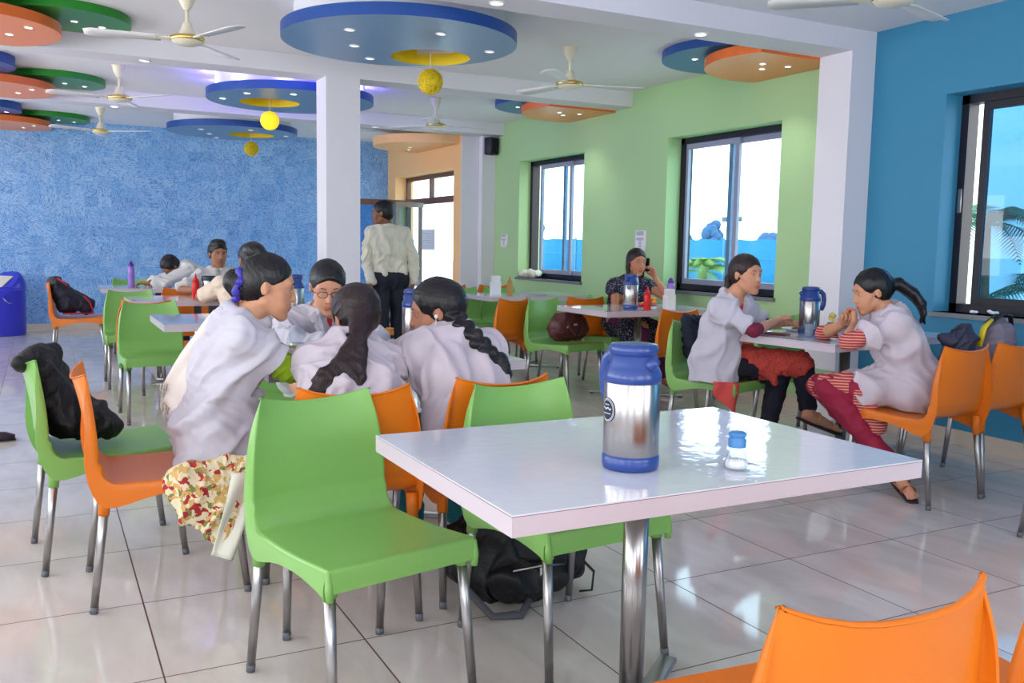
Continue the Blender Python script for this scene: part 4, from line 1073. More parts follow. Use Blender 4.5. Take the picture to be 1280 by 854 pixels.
def person(label, loc, sp):
    """sp: joints in world metres, see the calls"""
    root=empty('person',loc,0,label,'person')
    lx=V3(loc)
    s=sp.get('hs',1.0); skin=skin_mat(sp.get('skin',(176,120,92))); h=sp.get('h',.005)
    J={k:V3(v) for k,v in sp['J'].items()}
    allp=np.array(list(J.values())); lo=allp.min(0)-.22; hi=allp.max(0)+.24
    lo[2]=max(lo[2],-.02)
    fw=unit(sp['face']); roll=sp.get('roll',0); R=frame(fw,(math.sin(roll),0,math.cos(roll)) if abs(fw[1])>abs(fw[0]) else (0,math.sin(roll),math.cos(roll)))
    c=J['head']; male=sp.get('male',False)
    F=Field(lo,hi,h)
    A,sub,P,T=head_prims(c,R,s,male)
    for p,k in A: F.add(p,k)
    for p,k in sub: F.sub(p,k)
    for p,k in P: (F.add(p,k) if k>0 else F.sub(p,.004))
    nk=J['neck']; F.add(cone(T(0,-.018,-.055),nk,.048*s if not male else .054*s,.054*s),.02)
    sr,sl=J['shR'],J['shL']; pel=J['pelvis']; across=unit(sr-sl); spine=unit(nk-pel); fwd=unit(np.cross(spine,across)); 
    if np.dot(fwd,V3(sp['body']))<0: fwd=-fwd
    g=sp.get('girth',1.0)
    mid=nk*.55+pel*.45; hw=np.linalg.norm(sr-sl)/2
    # torso
    def torso(Fd,e=0,k=.04,low=True):
        for sg,shd in ((1,sr),(-1,sl)):
            hip=pel+across*sg*.085*g; rib=mid+across*sg*.068*g
            Fd.add(cone(nk*.78+shd*.22-spine*.05,rib,.066*g+e,.080*g+e,(fwd,1.0)),k)
            Fd.add(cone(rib,hip,.080*g+e,.092*g+e),k)
            Fd.add(cone(nk-spine*.02,shd,.042*g+e,.046*g+e),k)
            Fd.add(cone(shd-spine*.03-across*sg*.01,mid+across*sg*.085,.042*g+e,.066*g+e),k)
        if low: Fd.add(cone(pel-across*.06,pel+across*.06,.10*g+e,.10*g+e),k)
        if not male:
            for sg in (1,-1): Fd.add(ell(nk-spine*.17+fwd*.075*g+across*sg*.062,V3(.055,.05,.055)+e,frame(fwd)),.03)
    torso(F)
    arms=[]
    for sd in ('R','L'):
        if 'el'+sd not in J: continue
        S_,E_,W_=J['sh'+sd],J['el'+sd],J['wr'+sd]; arms.append((sd,S_,E_,W_))
        F.add(cone(S_,E_,.045*g,.034*g),.03); F.add(cone(E_,E_*.6+W_*.4,.034*g,.033*g),.012); F.add(cone(E_*.6+W_*.4,W_,.033*g,.0225*g),.012)
        hd=sp.get('hand'+sd)
        if hd:
            for p,k in hand_prims(W_,hd[0],hd[1],hd[2],*(hd[3:] or (.5,))): F.add(p,k)
    legs=[]
    for sd,sg in (('R',1),('L',-1)):
        if 'kn'+sd not in J: continue
        H_=J.get('hip'+sd,pel+across*sg*.085); K_,A_=J['kn'+sd],J['an'+sd]; legs.append((sd,H_,K_,A_))
        F.add(cone(H_,K_,.078*g,.053*g),.03); F.add(cone(K_,K_*.65+A_*.35,.051*g,.050*g),.02); F.add(cone(K_*.65+A_*.35,A_,.050*g,.033*g),.02)
        if 'toe'+sd in J:
            To=J['toe'+sd]; td=unit(To-A_); up=V3(0,0,1)
            F.add(cone(A_-td*.02-up*.0,A_-td*.035-V3(0,0,.03),.030,.024),.02); F.add(cone(A_,To-td*.02,.034,.022),.02); F.add(cone(A_-V3(0,0,.03),To-td*.01-V3(0,0,.0),.022,.016),.015)
            sidev=unit(np.cross(td,up))
            for q in range(5): F.add(cone(To-td*.02+sidev*(.024-.012*q)*1.0,To+td*(.012-.004*abs(q-1))+sidev*(.028-.014*q),.010,.0085),.004)
    sp['_']=dict(F=F,T=T,R=R,c=c,s=s,fwd=fwd,across=across,spine=spine,arms=arms,legs=legs,torso=torso,lo=lo,hi=hi,nk=nk,mid=mid,pel=pel,g=g)
    sp['pre'](F,sp['_']) if 'pre' in sp else None
    body=F.mesh('body',[skin],root,lipfn=lipmask(c,R,s))
    face_bits(root,c,R,s,T,sp.get('look',0),sp.get('glasses',False),male=male) if not sp.get('noface') else None
    def garment(name,mats,build,**kw):
        G=Field(lo,hi,kw.pop('h',h)); build(G,sp['_']); o=G.mesh(name,mats,root,**kw); return o
    sp['dress'](garment,root,sp['_'])
    # everything is laid out in world metres; shift under the root
    off=Vector(loc)
    for ch in root.children_recursive:
        if ch.parent is root and ch.type=='MESH':
            ch.data.transform(Matrix.Translation(-off))
            for g2 in ch.children: g2.data.transform(Matrix.Translation(-off))
    return root
def coat(G,d,arms_to=.8,e=.014,hem=None,neckV=True,vdepth=.16,vwid=.035,skirt=None,wide=1.35,collar=True):
    """short sleeved coat or kurta around the torso; skirt=(list of (p,q,r1,r2)) adds panels"""
    d['torso'](G,e,.06)
    G.sub(cone(d['nk']+d['spine']*.03,d['nk']+d['spine']*.20,.060,.09),.012)
    for sd,S_,E_,W_ in d['arms']:
        G.add(cone(S_,S_+(E_-S_)*arms_to,.045*d['g']+e*.5,.046*d['g']*wide),.055)
    if skirt:
        for p,q,r1,r2,*k in skirt: G.add(cone(p,q,r1,r2),k[0] if k else .05)
    for sd,S_,E_,W_ in d['arms']:
        p=S_+(E_-S_)*arms_to; n=unit(E_-S_); R_=.16
        if arms_to<1.0: G.cut(p,n,np.minimum(p,E_)-.085,np.maximum(p,E_)+.085) if sd in d.get('cutarms','RL') else None
    if neckV:
        a=d['nk']+d['fwd']*.10+d['spine']*.01; bpt=d['nk']-d['spine']*vdepth+d['fwd']*(.16)
        G.sub(cone(a,bpt,vwid*1.25,.018),.006)
    if collar:
        for sg in (1,-1):
            a=d['nk']+d['across']*sg*.058-d['fwd']*.035+d['spine']*.012; b_=d['nk']+d['across']*sg*.052+d['fwd']*.045-d['spine']*.02
            G.add(cone(a,b_,.010,.012),.016); G.add(cone(d['nk']-d['fwd']*.062+d['spine']*.008,a,.010,.010),.016)
def collar_ring(G,d,r=.064,th=.011,drop=.0):
    c0=d['nk']+d['spine']*(.018-drop); u=d['across']; v=unit(np.cross(d['spine'],u)); n=14
    P=[c0+u*r*math.cos(2*PI*k/n)+v*r*.92*math.sin(2*PI*k/n)+d['spine']*.010*(-1 if np.dot(v,d['fwd'])*math.sin(2*PI*k/n)>.3 else 1) for k in range(n+1)]
    for k in range(n): G.add(cone(P[k],P[k+1],th,th),.006)
def sleeve(G,arm,t0,t1,r0,r1,through=True,cap=True):
    sd,S_,E_,W_=arm
    def at(t): return S_+(E_-S_)*t if t<=1 else E_+(W_-E_)*(t-1)
    if t0<1<t1: G.add(cone(at(t0),E_,r0,(r0+r1)/2),.01); G.add(cone(E_,at(t1),(r0+r1)/2,r1),.01)
    else: G.add(cone(at(t0),at(t1),r0,r1),.01)
def trousers(G,d,e=.016,flare=.055,shin_end=.93,cutfn=True):
    d['g0']=1
    for sd,H_,K_,A_ in d['legs']:
        G.add(cone(H_,K_,.084*d['g']+e,.056+e),.03); e2=K_+(A_-K_)*shin_end; G.add(cone(K_,e2,.055+e,flare),.02)
    G.add(cone(d['pel']-d['across']*.06,d['pel']+d['across']*.06,.10+e,.10+e),.04)
def hair(garment, m, fn, name='hair', **kw):
    kw['fold']=kw.get('fold',0)*.45
    return garment(name,[m],fn,**kw)
def chain(G,pts,rs,k=.012):
    for i in range(len(pts)-1): G.add(cone(pts[i],pts[i+1],rs[i],rs[i+1]),k)

# --- 1: woman with a bun, profile to the right --------------------------------
def dress1(garment,root,d):
    T,R,c,s=d['T'],d['R'],d['c'],d['s']
    def f(G,d):
        coat(G,d,.66,.013,neckV=False,wide=1.42,skirt=[(d['mid']+V3(0,-.04,0),d['pel']+V3(.015,-.095,-.15),.095,.125),(d['mid']+V3(0,.04,0),d['pel']+V3(.015,.095,-.15),.095,.125),(d['pel']+V3(.02,0,-.12),d['pel']+V3(.10,-.08,-.14),.11,.10)])
        collar_ring(G,d); G.cut(d['pel']-V3(0,0,.112),(0.06,0,-1))
    garment('white_coat',[COTTON],f,fold=.012,foldfreq=4.5,folddir=(.7,0,.6),seed=3)
    def f(G,d): sleeve(G,d['arms'][0],.50,1.30,.047,.046)
    garment('green_sleeve',[LIME],f,fold=.003,foldfreq=12,seed=4)
    def f(G,d): sleeve(G,d['arms'][1],.62,1.22,.046,.043)
    garment('green_sleeve',[LIME],f,fold=.003,foldfreq=12,seed=5)
    def f(G,d):
        hair_cap(G,c,R,s,T,hairline=.050)
        G.add(ell(T(0,-.125,-.005),V3(.036,.038,.045)*s,R),.02); G.add(ell(T(0,-.10,-.035),V3(.04,.03,.035)*s,R),.02)
        G.add(ell(T(0,-.075,.118),V3(.040,.042,.034),R),.008)
    hair(garment,HAIR,f,fold=.0015,foldfreq=25,seed=6)
    b=MB(); rr=random.Random(2)
    for k in range(12):
        a=2*PI*k/12; q=T(.018+.028*math.cos(a),-.112,-.008+.040*math.sin(a)); pass
    b.tube([T(.047*math.cos(a),-.104+.006*math.sin(a*5),-.010+.058*math.sin(a)) for a in np.linspace(0,2*PI,41)],[.013+.004*math.sin(a*9) for a in np.linspace(0,2*PI,41)],0,10)
    b.build('hair_scrunchie',mat('purple_satin',(58,50,160),.45),root)
    # trailing shawl down the back
    b=MB(); n=22; m=12; vs=[];fs=[]
    for i in range(n+1):
        t=i/n; top=V3(.585,3.60,.965); end=V3(.395,3.60,.715) if t>.6 else None
        for j in range(m+1):
            u=j/m
            x=.60-.20*t-.015*math.sin(u*9+t*3); y=3.66-.20*u*(.4+.6*t)+.012*math.sin(u*16+t*5); z=.975-.27*t-.10*t*u+.01*math.sin(u*12)
            x+=.04*u*(1-t)
            vs.append((x,y,z))
    for i in range(n):
        for j in range(m): fs.append((i*(m+1)+j,i*(m+1)+j+1,(i+1)*(m+1)+j+1,(i+1)*(m+1)+j))
    b.add(vs,fs); 
    for k in range(26):
        p=V3(*vs[n*(m+1)+min(m,int(k/2.1))])+V3(rr.uniform(-.008,.008),rr.uniform(-.008,.008),0); b.tube([p,p+V3(-.004,0,-.018),p+V3(rr.uniform(-.006,.006),0,-.038)],.0022,0,4)
    o=b.build('shawl',mat('ivory_shawl',(232,222,214),.85,bump=.3,bscale=200),root); md=o.modifiers.new('t','SOLIDIFY'); md.thickness=.004
    # floral kurta panel hanging over the seat edge
    def f(G,d):
        G.add(cone((.42,3.24,.42),(.62,3.225,.44),.05,.06,((0,1,0),.5)),.03); G.add(cone((.44,3.22,.40),(.53,3.205,.24),.075,.045,((0,1,0),.35)),.03)
        G.add(cone((.60,3.215,.40),(.53,3.205,.24),.06,.03,((0,1,0),.35)),.03); G.add(cone((.40,3.225,.42),(.43,3.21,.33),.05,.045,((0,1,0),.4)),.02)
    garment('floral_kurta_hem',[FLORAL],f,fold=.008,foldfreq=7,folddir=(.3,0,1),seed=8)
    b=MB(); vs=[];fs=[]
    for i in range(13):
        t=i/12
        for j in range(7):
            u=j/6; vs.append((.565+.105*u-(.075+.035*u)*t, 3.185-.014*math.sin(u*5+t*4)-.008*t, .452-.285*t-.02*u*t))
    for i in range(12):
        for j in range(6): fs.append((i*7+j,i*7+j+1,i*7+8+j,i*7+7+j))
    b.add(vs,fs); o=b.build('kurta_border',mat('cream_border',(222,222,206),.7),root); md=o.modifiers.new('t','SOLIDIFY'); md.thickness=.004
    def f(G,d): trousers(G,d,-.004,.05,.9)
    garment('trousers',[mat('beige_trousers',(214,186,168),.8)],f,fold=.004,seed=10,h=.007)
person('bun-haired woman in white coat and green sleeves leaning onto the table',(.5,3.45,0),dict(hs=1.0,skin=(200,146,114),h=.0039,body=(1,0,0),face=(1,-.24,-.22),girth=.96,look=15,
 J=dict(head=(.742,3.39,1.085),neck=(.655,3.42,.955),pelvis=(.53,3.46,.56),shR=(.635,3.27,.905),shL=(.635,3.60,.905),elR=(.800,3.33,.785),wrR=(1.00,3.56,.80),elL=(.87,3.68,.785),wrL=(1.05,3.74,.80),
 knR=(.93,3.37,.49),anR=(.92,3.37,.09),toeR=(1.06,3.36,.03),knL=(.93,3.55,.49),anL=(.90,3.56,.09),toeL=(1.04,3.57,.03)),
 handR=((.7,.6,0),(0,0,-1),1,.35),handL=((.8,.2,0),(0,0,-1),-1,.35),dress=dress1))

# --- 2: woman with spectacles, facing us ---------------------------------------
def dress2(garment,root,d):
    T,R,c,s=d['T'],d['R'],d['c'],d['s']
    def f(G,d):
        d['torso'](G,.002,.04); G.sub(cone(d['nk']+V3(0,-.06,.05),d['nk']+V3(0,-.13,-.03),.04,.02),.01)
        G.add(cone(d['pel'],d['pel']+V3(0,-.25,-.04),.13,.12),.04)
    garment('red_kurta',[RED],f,fold=.003,seed=21)
    def f(G,d): coat(G,d,1.0,.015,vdepth=.24,vwid=.046,wide=1.1); [sleeve(G,a,.9,1.75,.048,.040) for a in d['arms']]
    garment('white_coat',[COTTON],f,fold=.009,foldfreq=6,folddir=(0,.2,1),seed=22)
    b=MB()
    for e in (-1,1):   # coat lapels
        k=d['nk']; A=[k+V3(e*.050,-.055,.015),k+V3(e*.092,-.088,-.020),k+V3(e*.088,-.100,-.045),k+V3(e*.066,-.105,-.048),k+V3(e*.078,-.112,-.068),k+V3(e*.024,-.138,-.17),k+V3(e*.034,-.112,-.06)]
        B=[p+V3(0,-.008,0) for p in A]; n=len(A); b.add(A+B,[tuple(range(n)),tuple(range(2*n-1,n-1,-1))]+[(i,(i+1)%n,n+(i+1)%n,n+i) for i in range(n)],0,False)
    b.build('lapels',COTTON,root)
    def f(G,d): hair_cap(G,c,R,s,T,hairline=.046,puff=.003); G.add(ell(T(0,-.11,-.02),V3(.045,.035,.045)*s,R),.02)
    hair(garment,HAIR,f,fold=.0015,foldfreq=25,seed=23)
person('woman in spectacles, red kurta and white coat looking down at the table',(1.25,4.6,0),dict(hs=1.04,skin=(204,148,118),h=.0039,body=(0,-1,0),face=(-.16,-.90,-.36),girth=.98,glasses=True,look=25,
 J=dict(head=(1.225,4.31,1.035),neck=(1.235,4.42,.915),pelvis=(1.25,4.62,.56),shR=(1.07,4.43,.865),shL=(1.405,4.43,.865),elR=(1.00,4.24,.79),wrR=(1.16,4.05,.80),elL=(1.46,4.22,.79),wrL=(1.33,4.02,.80),
 knR=(1.14,4.20,.49),anR=(1.14,4.22,.09),toeR=(1.14,4.08,.03),knL=(1.35,4.20,.49),anL=(1.35,4.22,.09),toeL=(1.35,4.08,.03)),
 handR=((.5,-.8,0),(0,0,-1),-1,.4),handL=((-.6,-.8,0),(0,0,-1),1,.4),dress=dress2))

# --- 3: long loose ponytail, back to us ----------------------------------------
def dress3(garment,root,d):
    T,R,c,s=d['T'],d['R'],d['c'],d['s']
    def f(G,d):
        coat(G,d,.95,.012,neckV=False,wide=1.15,skirt=[(d['pel']+V3(-.06,.0,0),d['pel']+V3(.06,.0,0),.12,.12)])
        G.cut(d['pel']-V3(0,0,.11),(0,0,-1))
    garment('white_coat',[COTTON2],f,fold=.009,foldfreq=6,folddir=(0,.2,1),seed=31)
    def f(G,d):
        hair_cap(G,c,R,s,T,puff=.010); G.add(ell(T(0,-.05,.06),V3(.075,.07,.055)*s,R),.02)
        G.add(cone(T(0,-.085,-.02),(1.005,3.165,.905),.050,.032),.02)
        rr=random.Random(5)
        for k in range(18):
            o=(k-8.5)/8.5; w=rr.uniform(-.008,.008)
            chain(G,[V3(1.005+o*.010,3.15,.915),V3(.978+o*.030,3.105+w,.875),V3(.950+o*.048+w,3.075,.83),V3(.915+o*.070-w,3.055,.785),V3(.895+o*.088+w,3.045,.745),V3(.875+o*.100,3.045,.710-.02*abs(o)+w)],[.018,.019,.019,.017,.012,.004],.006)
        chain(G,[V3(.99,3.10,.87),V3(.90,3.07,.835),V3(.845,3.06,.815),V3(.815,3.06,.78),V3(.83,3.05,.745)],[.009,.008,.007,.005,.002],.004)
        chain(G,[V3(1.0,3.11,.86),V3(1.035,3.08,.80),V3(1.065,3.07,.765),V3(1.05,3.06,.745)],[.006,.005,.004,.002],.003)
    hair(garment,HAIRB,f,fold=.002,foldfreq=20,folddir=(-.3,0,1),seed=32,h=.0036)
    b=MB(); b.tube([V3(1.005+.033*math.cos(t),3.163+.026*math.sin(t),.915-.008*math.cos(t)) for t in np.linspace(0,2*PI,17)],.008,0,8); b.build('hair_tie',BLACKC,root)
    def f(G,d): trousers(G,d,.002,.05,.9)
    garment('trousers',[mat('dark_jeans',(40,52,88),.8)],f,h=.007,fold=.004)
person('woman with a long loose ponytail and white coat, back to us',(.93,3.0,0),dict(hs=1.0,skin=(190,134,104),h=.0039,body=(0,1,0),face=(-.05,.9,-.35),noface=True,girth=.97,
 J=dict(head=(1.058,3.34,.962),neck=(1.02,3.27,.885),pelvis=(.93,3.0,.56),shR=(1.155,3.26,.800),shL=(.875,3.26,.810),elR=(1.22,3.48,.785),wrR=(1.14,3.70,.80),elL=(.79,3.50,.785),wrL=(.92,3.70,.80),
 knR=(1.04,3.45,.49),anR=(1.03,3.40,.09),toeR=(1.04,3.54,.03),knL=(.86,3.45,.49),anL=(.85,3.36,.09),toeL=(.86,3.50,.03)),
 handR=((-.5,.8,0),(0,0,-1),-1,.4),handL=((.5,.8,0),(0,0,-1),1,.4),dress=dress3))

# --- 4: braid and earphones ------------------------------------------------------
def dress4(garment,root,d):
    T,R,c,s=d['T'],d['R'],d['c'],d['s']
    def f(G,d):
        coat(G,d,.95,.013,neckV=False,wide=1.15,skirt=[(d['pel']+V3(-.05,.0,-.02),d['pel']+V3(.05,.0,-.02),.115,.115)])
        collar_ring(G,d); G.cut(d['pel']-V3(0,0,.12),(0,0,-1))
    garment('white_coat',[COTTON2],f,fold=.009,foldfreq=6,folddir=(0.3,.2,1),seed=41)
    def f(G,d):
        hair_cap(G,c,R,s,T,puff=.006,hairline=.048); G.add(ell(T(0,-.06,.03),V3(.078,.07,.07)*s,R),.02)
        P=[V3(1.425,3.28,.99),V3(1.445,3.215,.945),V3(1.475,3.165,.90),V3(1.51,3.135,.855),V3(1.54,3.12,.805),V3(1.555,3.115,.765),V3(1.56,3.115,.735)]
        n=18
        for k in range(n):
            t=k/(n-1)*(len(P)-1); i=min(len(P)-2,int(t)); p=P[i]+(P[i+1]-P[i])*(t-i); dd=unit(P[i+1]-P[i]); sd=unit(np.cross(dd,(0,-1,.2)))
            w=.034*(1-.1*t/6)+(.014 if t>3.6 else 0); e=1 if k%2 else -1
            G.add(cone(p+sd*e*w*.55-dd*.008,p-sd*e*w*.25+dd*.020,w*.72,w*.60),.004)
    hair(garment,HAIR,f,fold=.0025,foldfreq=22,seed=42,h=.004)
    q=T(-.079,.004,-.010) if True else None
    b=MB(); b.sphere(q,.0075,0,10); b.tube([q,q+V3(.0,.0,-.03),q+V3(-.035,-.015,-.07),q+V3(-.06,-.01,-.12)],.0016,0,5); b.build('earphones',mat('white_earphone',(235,235,235),.3),root)
    def f(G,d): trousers(G,d,.002,.06,.9)
    garment('jeans',[mat('teal_trousers',(16,96,104),.8)],f,h=.007,fold=.004)
person('woman with a thick braid and white earphones, head turned left',(1.43,3.05,0),dict(hs=1.03,skin=(178,122,94),h=.0039,body=(0,1,0),face=(-.93,.33,-.22),girth=1.0,look=10,
 J=dict(head=(1.385,3.34,.985),neck=(1.425,3.29,.895),pelvis=(1.43,3.04,.56),shR=(1.585,3.27,.835),shL=(1.275,3.27,.845),elR=(1.67,3.49,.785),wrR=(1.52,3.70,.80),elL=(1.24,3.52,.79),wrL=(1.39,3.70,.81),
 knR=(1.53,3.48,.49),anR=(1.54,3.42,.09),toeR=(1.54,3.56,.03),knL=(1.33,3.48,.49),anL=(1.30,3.40,.09),toeL=(1.29,3.54,.03)),
 handR=((-.6,.7,0),(0,0,-1),-1,.5),handL=((.4,.8,.05),(0,0,-1),1,.7),dress=dress4))

# --- 5: standing man --------------------------------------------------------------
def dress5(garment,root,d):
    T,R,c,s=d['T'],d['R'],d['c'],d['s']
    def f(G,d):
        d['torso'](G,.016,.04); G.cut(d['pel']+V3(0,0,.030),(0,0,-1)); G.sub(cone(d['nk']+d['spine']*.03,d['nk']+d['spine']*.20,.058,.09),.012)
        for a in d['arms']: sleeve(G,a,0,.9,.058,.052); sleeve(G,a,.9,1.85,.052,.040)
        collar_ring(G,d,.060,.013)
    garment('cream_shirt',[CREAM],f,fold=.011,foldfreq=6,folddir=(0.25,.1,1),seed=51,h=.006)
    def f(G,d): d['torso'](G,.019,.04); G.cut(d['pel']+V3(0,0,.045),(0,0,1)); trousers(G,d,.016,.085,.98); G.cut(d['pel']+V3(0,0,.045),(0,0,1),d['pel']-V3(.3,.3,.2),d['pel']+V3(.3,.3,.3))
    garment('trousers',[NAVY],f,fold=.006,foldfreq=4,seed=52,h=.007,folddir=(0,0,1))
    b=MB(); b.tube([V3(d['pel'][0]+.186*math.cos(t),d['pel'][1]+.113*math.sin(t),.950) for t in np.linspace(0,2*PI,33)],.015,0,6); b.build('belt',BLACKC,root)
    def f(G,d): hair_cap(G,c,R,s,T,puff=.004,hairline=.050,sides=True); G.add(ell(T(0,-.03,.085),V3(.07,.085,.045)*s,R),.015)
    hair(garment,HAIR,f,fold=.003,foldfreq=26,seed=53,h=.005)
    for sd in ('R','L'):
        b=MB(); A_=d['legs'][0 if sd=='R' else 1][3]; b.tube([A_+V3(0,-.06,-.045),A_+V3(0,.06,-.045),A_+V3(0,.17,-.055)],[.04,.045,.035],0,12,flat=.8); b.build('shoe',BLACKC,root)
person('standing man in cream shirt and dark trousers seen from behind',(3.02,8.5,0),dict(hs=1.0,male=True,skin=(140,96,72),h=.006,body=(0,1,0),face=(-.86,.5,-.05),
 J=dict(head=(2.955,8.49,1.535),neck=(3.01,8.5,1.40),pelvis=(3.03,8.5,.92),shR=(3.19,8.5,1.345),shL=(2.85,8.5,1.345),elR=(3.265,8.47,1.08),wrR=(3.25,8.42,.85),elL=(2.80,8.50,1.08),wrL=(2.82,8.42,.86),
 knR=(3.12,8.50,.50),anR=(3.13,8.52,.08),knL=(2.94,8.46,.50),anL=(2.94,8.46,.08)),
 handR=((-.1,-.1,-1),(-1,0,0),1,.5),handL=((0,0,-1),(1,0,0),-1,.5),dress=dress5))

# --- 6: woman on the phone -----------------------------------------------------------
def dress6(garment,root,d):
    T,R,c,s=d['T'],d['R'],d['c'],d['s']
    def f(G,d):
        coat(G,d,.30,.014,neckV=True,vdepth=.05,vwid=.05,wide=1.2,collar=False,skirt=[(d['pel'],(4.60,6.60,.50),.14,.10),(d['pel'],(4.84,6.60,.50),.14,.10),((4.60,6.62,.50),(4.84,6.62,.48),.10,.10)])
    garment('dotted_dress',[DOTS],f,fold=.006,seed=61,h=.006)
    def f(G,d): trousers(G,d,.006,.05,.92)
    garment('leggings',[mat('purple_leggings',(92,22,74),.7)],f,h=.006)
    def f(G,d):
        hair_cap(G,c,R,s,T,puff=.003,hairline=.046,sides=False); G.add(ell(T(0,-.09,-.04),V3(.05,.04,.06)*s,R),.02)
        for e in (-1,1): chain(G,[T(e*.066,-.02,.02),T(e*.074,-.01,-.05),T(e*.075,.0,-.11),T(e*.080,.01,-.16)],[.022,.018,.014,.006],.01)
    hair(garment,HAIRB,f,fold=.002,foldfreq=22,seed=62,h=.005)
    b=MB(); p=T(-.095,.02,-.01); b.box((-.006,-.035,-.06),(.006,.035,.06),bev=.004,M=Matrix.Translation(Vector(p))); b.build('held_phone',BLACKC,root)
    b=MB(); W_=d['arms'][1][3]; E_=d['arms'][1][2]; q=W_*.8+E_*.2; b.tube([q+V3(.030*math.cos(t),.028*math.sin(t),.0) for t in np.linspace(0,2*PI,17)],.0025,0,6); b.build('bracelet',GOLD,root)
person('woman in dotted sleeveless dress holding a phone to her ear',(4.78,6.9,0),dict(hs=1.03,skin=(184,124,92),h=.0055,body=(0,-1,0),face=(-.10,-.97,-.08),roll=.06,look=0,
 J=dict(head=(4.80,6.84,1.115),neck=(4.79,6.90,.97),pelvis=(4.75,6.96,.57),shR=(4.615,6.90,.905),shL=(4.955,6.90,.905),elR=(4.57,6.82,.66),wrR=(4.66,6.62,.60),elL=(5.05,6.66,.785),wrL=(4.945,6.75,.98),
 knR=(4.66,6.52,.50),anR=(4.62,6.50,.09),toeR=(4.60,6.38,.03),knL=(4.86,6.52,.50),anL=(4.92,6.55,.09),toeL=(4.93,6.42,.03)),
 handR=((.3,-.9,-.1),(0,0,-1),-1,.6),handL=((-.35,.1,.9),(-.9,-.1,-.3),-1,.75),dress=dress6))

# --- 7: cross-legged woman -------------------------------------------------------------
def dress7(garment,root,d):
    T,R,c,s=d['T'],d['R'],d['c'],d['s']
    def f(G,d):
        d['torso'](G,.002,.04)
        G.sub(cone(d['nk']+d['fwd']*.06+V3(0,0,.05),d['nk']+d['fwd']*.12-V3(0,0,.02),.045,.02),.01)
    garment('red_kurta_top',[RED],f,fold=.003,seed=71,h=.006)
    def f(G,d):
        a=d['legs'][0]; b_=d['legs'][1]
        G.add(cone(d['pel'],a[2]+V3(-.03,0,.012),.115,.070),.04); G.add(cone(b_[1],b_[2]+V3(0,0,.015),.095,.066),.03)
        G.add(cone(a[2]+V3(-.01,0,0),a[2]+V3(.04,.02,-.10),.068,.05),.03); G.add(cone(a[1]*.5+a[2]*.5+V3(0,-.03,0),a[1]*.35+a[2]*.65+V3(-.02,-.05,-.10),.055,.015),.02)
    garment('speckled_kurta_skirt',[ORKURTA],f,fold=.006,foldfreq=6,seed=72,h=.006)
    def f(G,d): trousers(G,d,.008,.052,.80)
    garment('black_leggings',[mat('black_leggings',(16,16,34),.8)],f,fold=.003,seed=73,h=.005)
    def f(G,d):
        coat(G,d,.82,.012,vdepth=.28,vwid=.042,wide=1.22,skirt=[(d['nk']-V3(.03,0,.12),d['pel']+V3(-.03,-.02,-.17),.075,.155,.03),(d['pel']+V3(-.05,-.09,-.14),d['pel']+V3(.0,-.09,.05),.10,.08)])
        G.cut(d['pel']-V3(0,0,.115),(0,0,-1)); G.cut(d['pel']+V3(.13,-.08,0),(.85,-.45,-.05),d['pel']-V3(.3,.3,.2),d['pel']+V3(.35,.3,.08))
    garment('white_coat',[COTTON],f,fold=.010,foldfreq=5,folddir=(.3,-.2,1),seed=74)
    for a in d['arms']:
        def f(G,d,a=a): sleeve(G,a,.72,1.16,.041,.038)
        garment('dotted_sleeve',[MARDOT],f,h=.005)
    def f(G,d):
        hair_cap(G,c,R,s,T,puff=.003,hairline=.046)
        chain(G,[T(0,-.09,.0),T(-.0,-.125,-.03),T(-.0,-.135,-.10),T(0,-.125,-.18),T(0,-.10,-.25)],[.03,.028,.026,.020,.006],.012)
    hair(garment,HAIRB,f,fold=.002,foldfreq=22,seed=75,h=.0048)
    a=d['legs'][0]; A_,To=a[3],d['toe']
    b=MB(); td=unit(To-A_); dn=unit(V3(0,0,-1)-td*np.dot(td,V3(0,0,-1)))
    b.tube([A_-td*.06+dn*.055,A_+td*.04+dn*.050,To+dn*.026,To+td*.035+dn*.022],[.026,.028,.034,.020],0,12,flat=.35)
    for t in (.25,.72):
        p=A_+(To-A_)*t; sv=unit(np.cross(td,dn)); b.tube([p+sv*.040*math.cos(q)*(.8+.3*t)-dn*.036*math.sin(q)*(1.1-.55*t) for q in np.linspace(-.3,PI+.3,13)],.0045,1,6)
    b.build('sandal',[mat('sandal_sole',(36,18,26),.6),mat('sandal_strap',(214,160,60),.4)],root)
    # red scarf end hanging beside the seat
    b=MB(); vs=[];fs=[]
    for i in range(9):
        for j in range(8):
            u=j/7;t=i/8; vs.append((3.50+.19*u+.004*math.sin(t*7), 4.175-.012*math.sin(u*8+t*3), .475-.02*u-(.075+.125*u)*t))
    for i in range(8):
        for j in range(7): fs.append((i*8+j,i*8+j+1,i*8+9+j,i*8+8+j))
    b.add(vs,fs); o=b.build('red_scarf_end',mat('coral_scarf',(222,84,78),.8),root); md=o.modifiers.new('t','SOLIDIFY'); md.thickness=.004
def pre7(F,d): d['toe']=V3(4.305,3.955,.165)
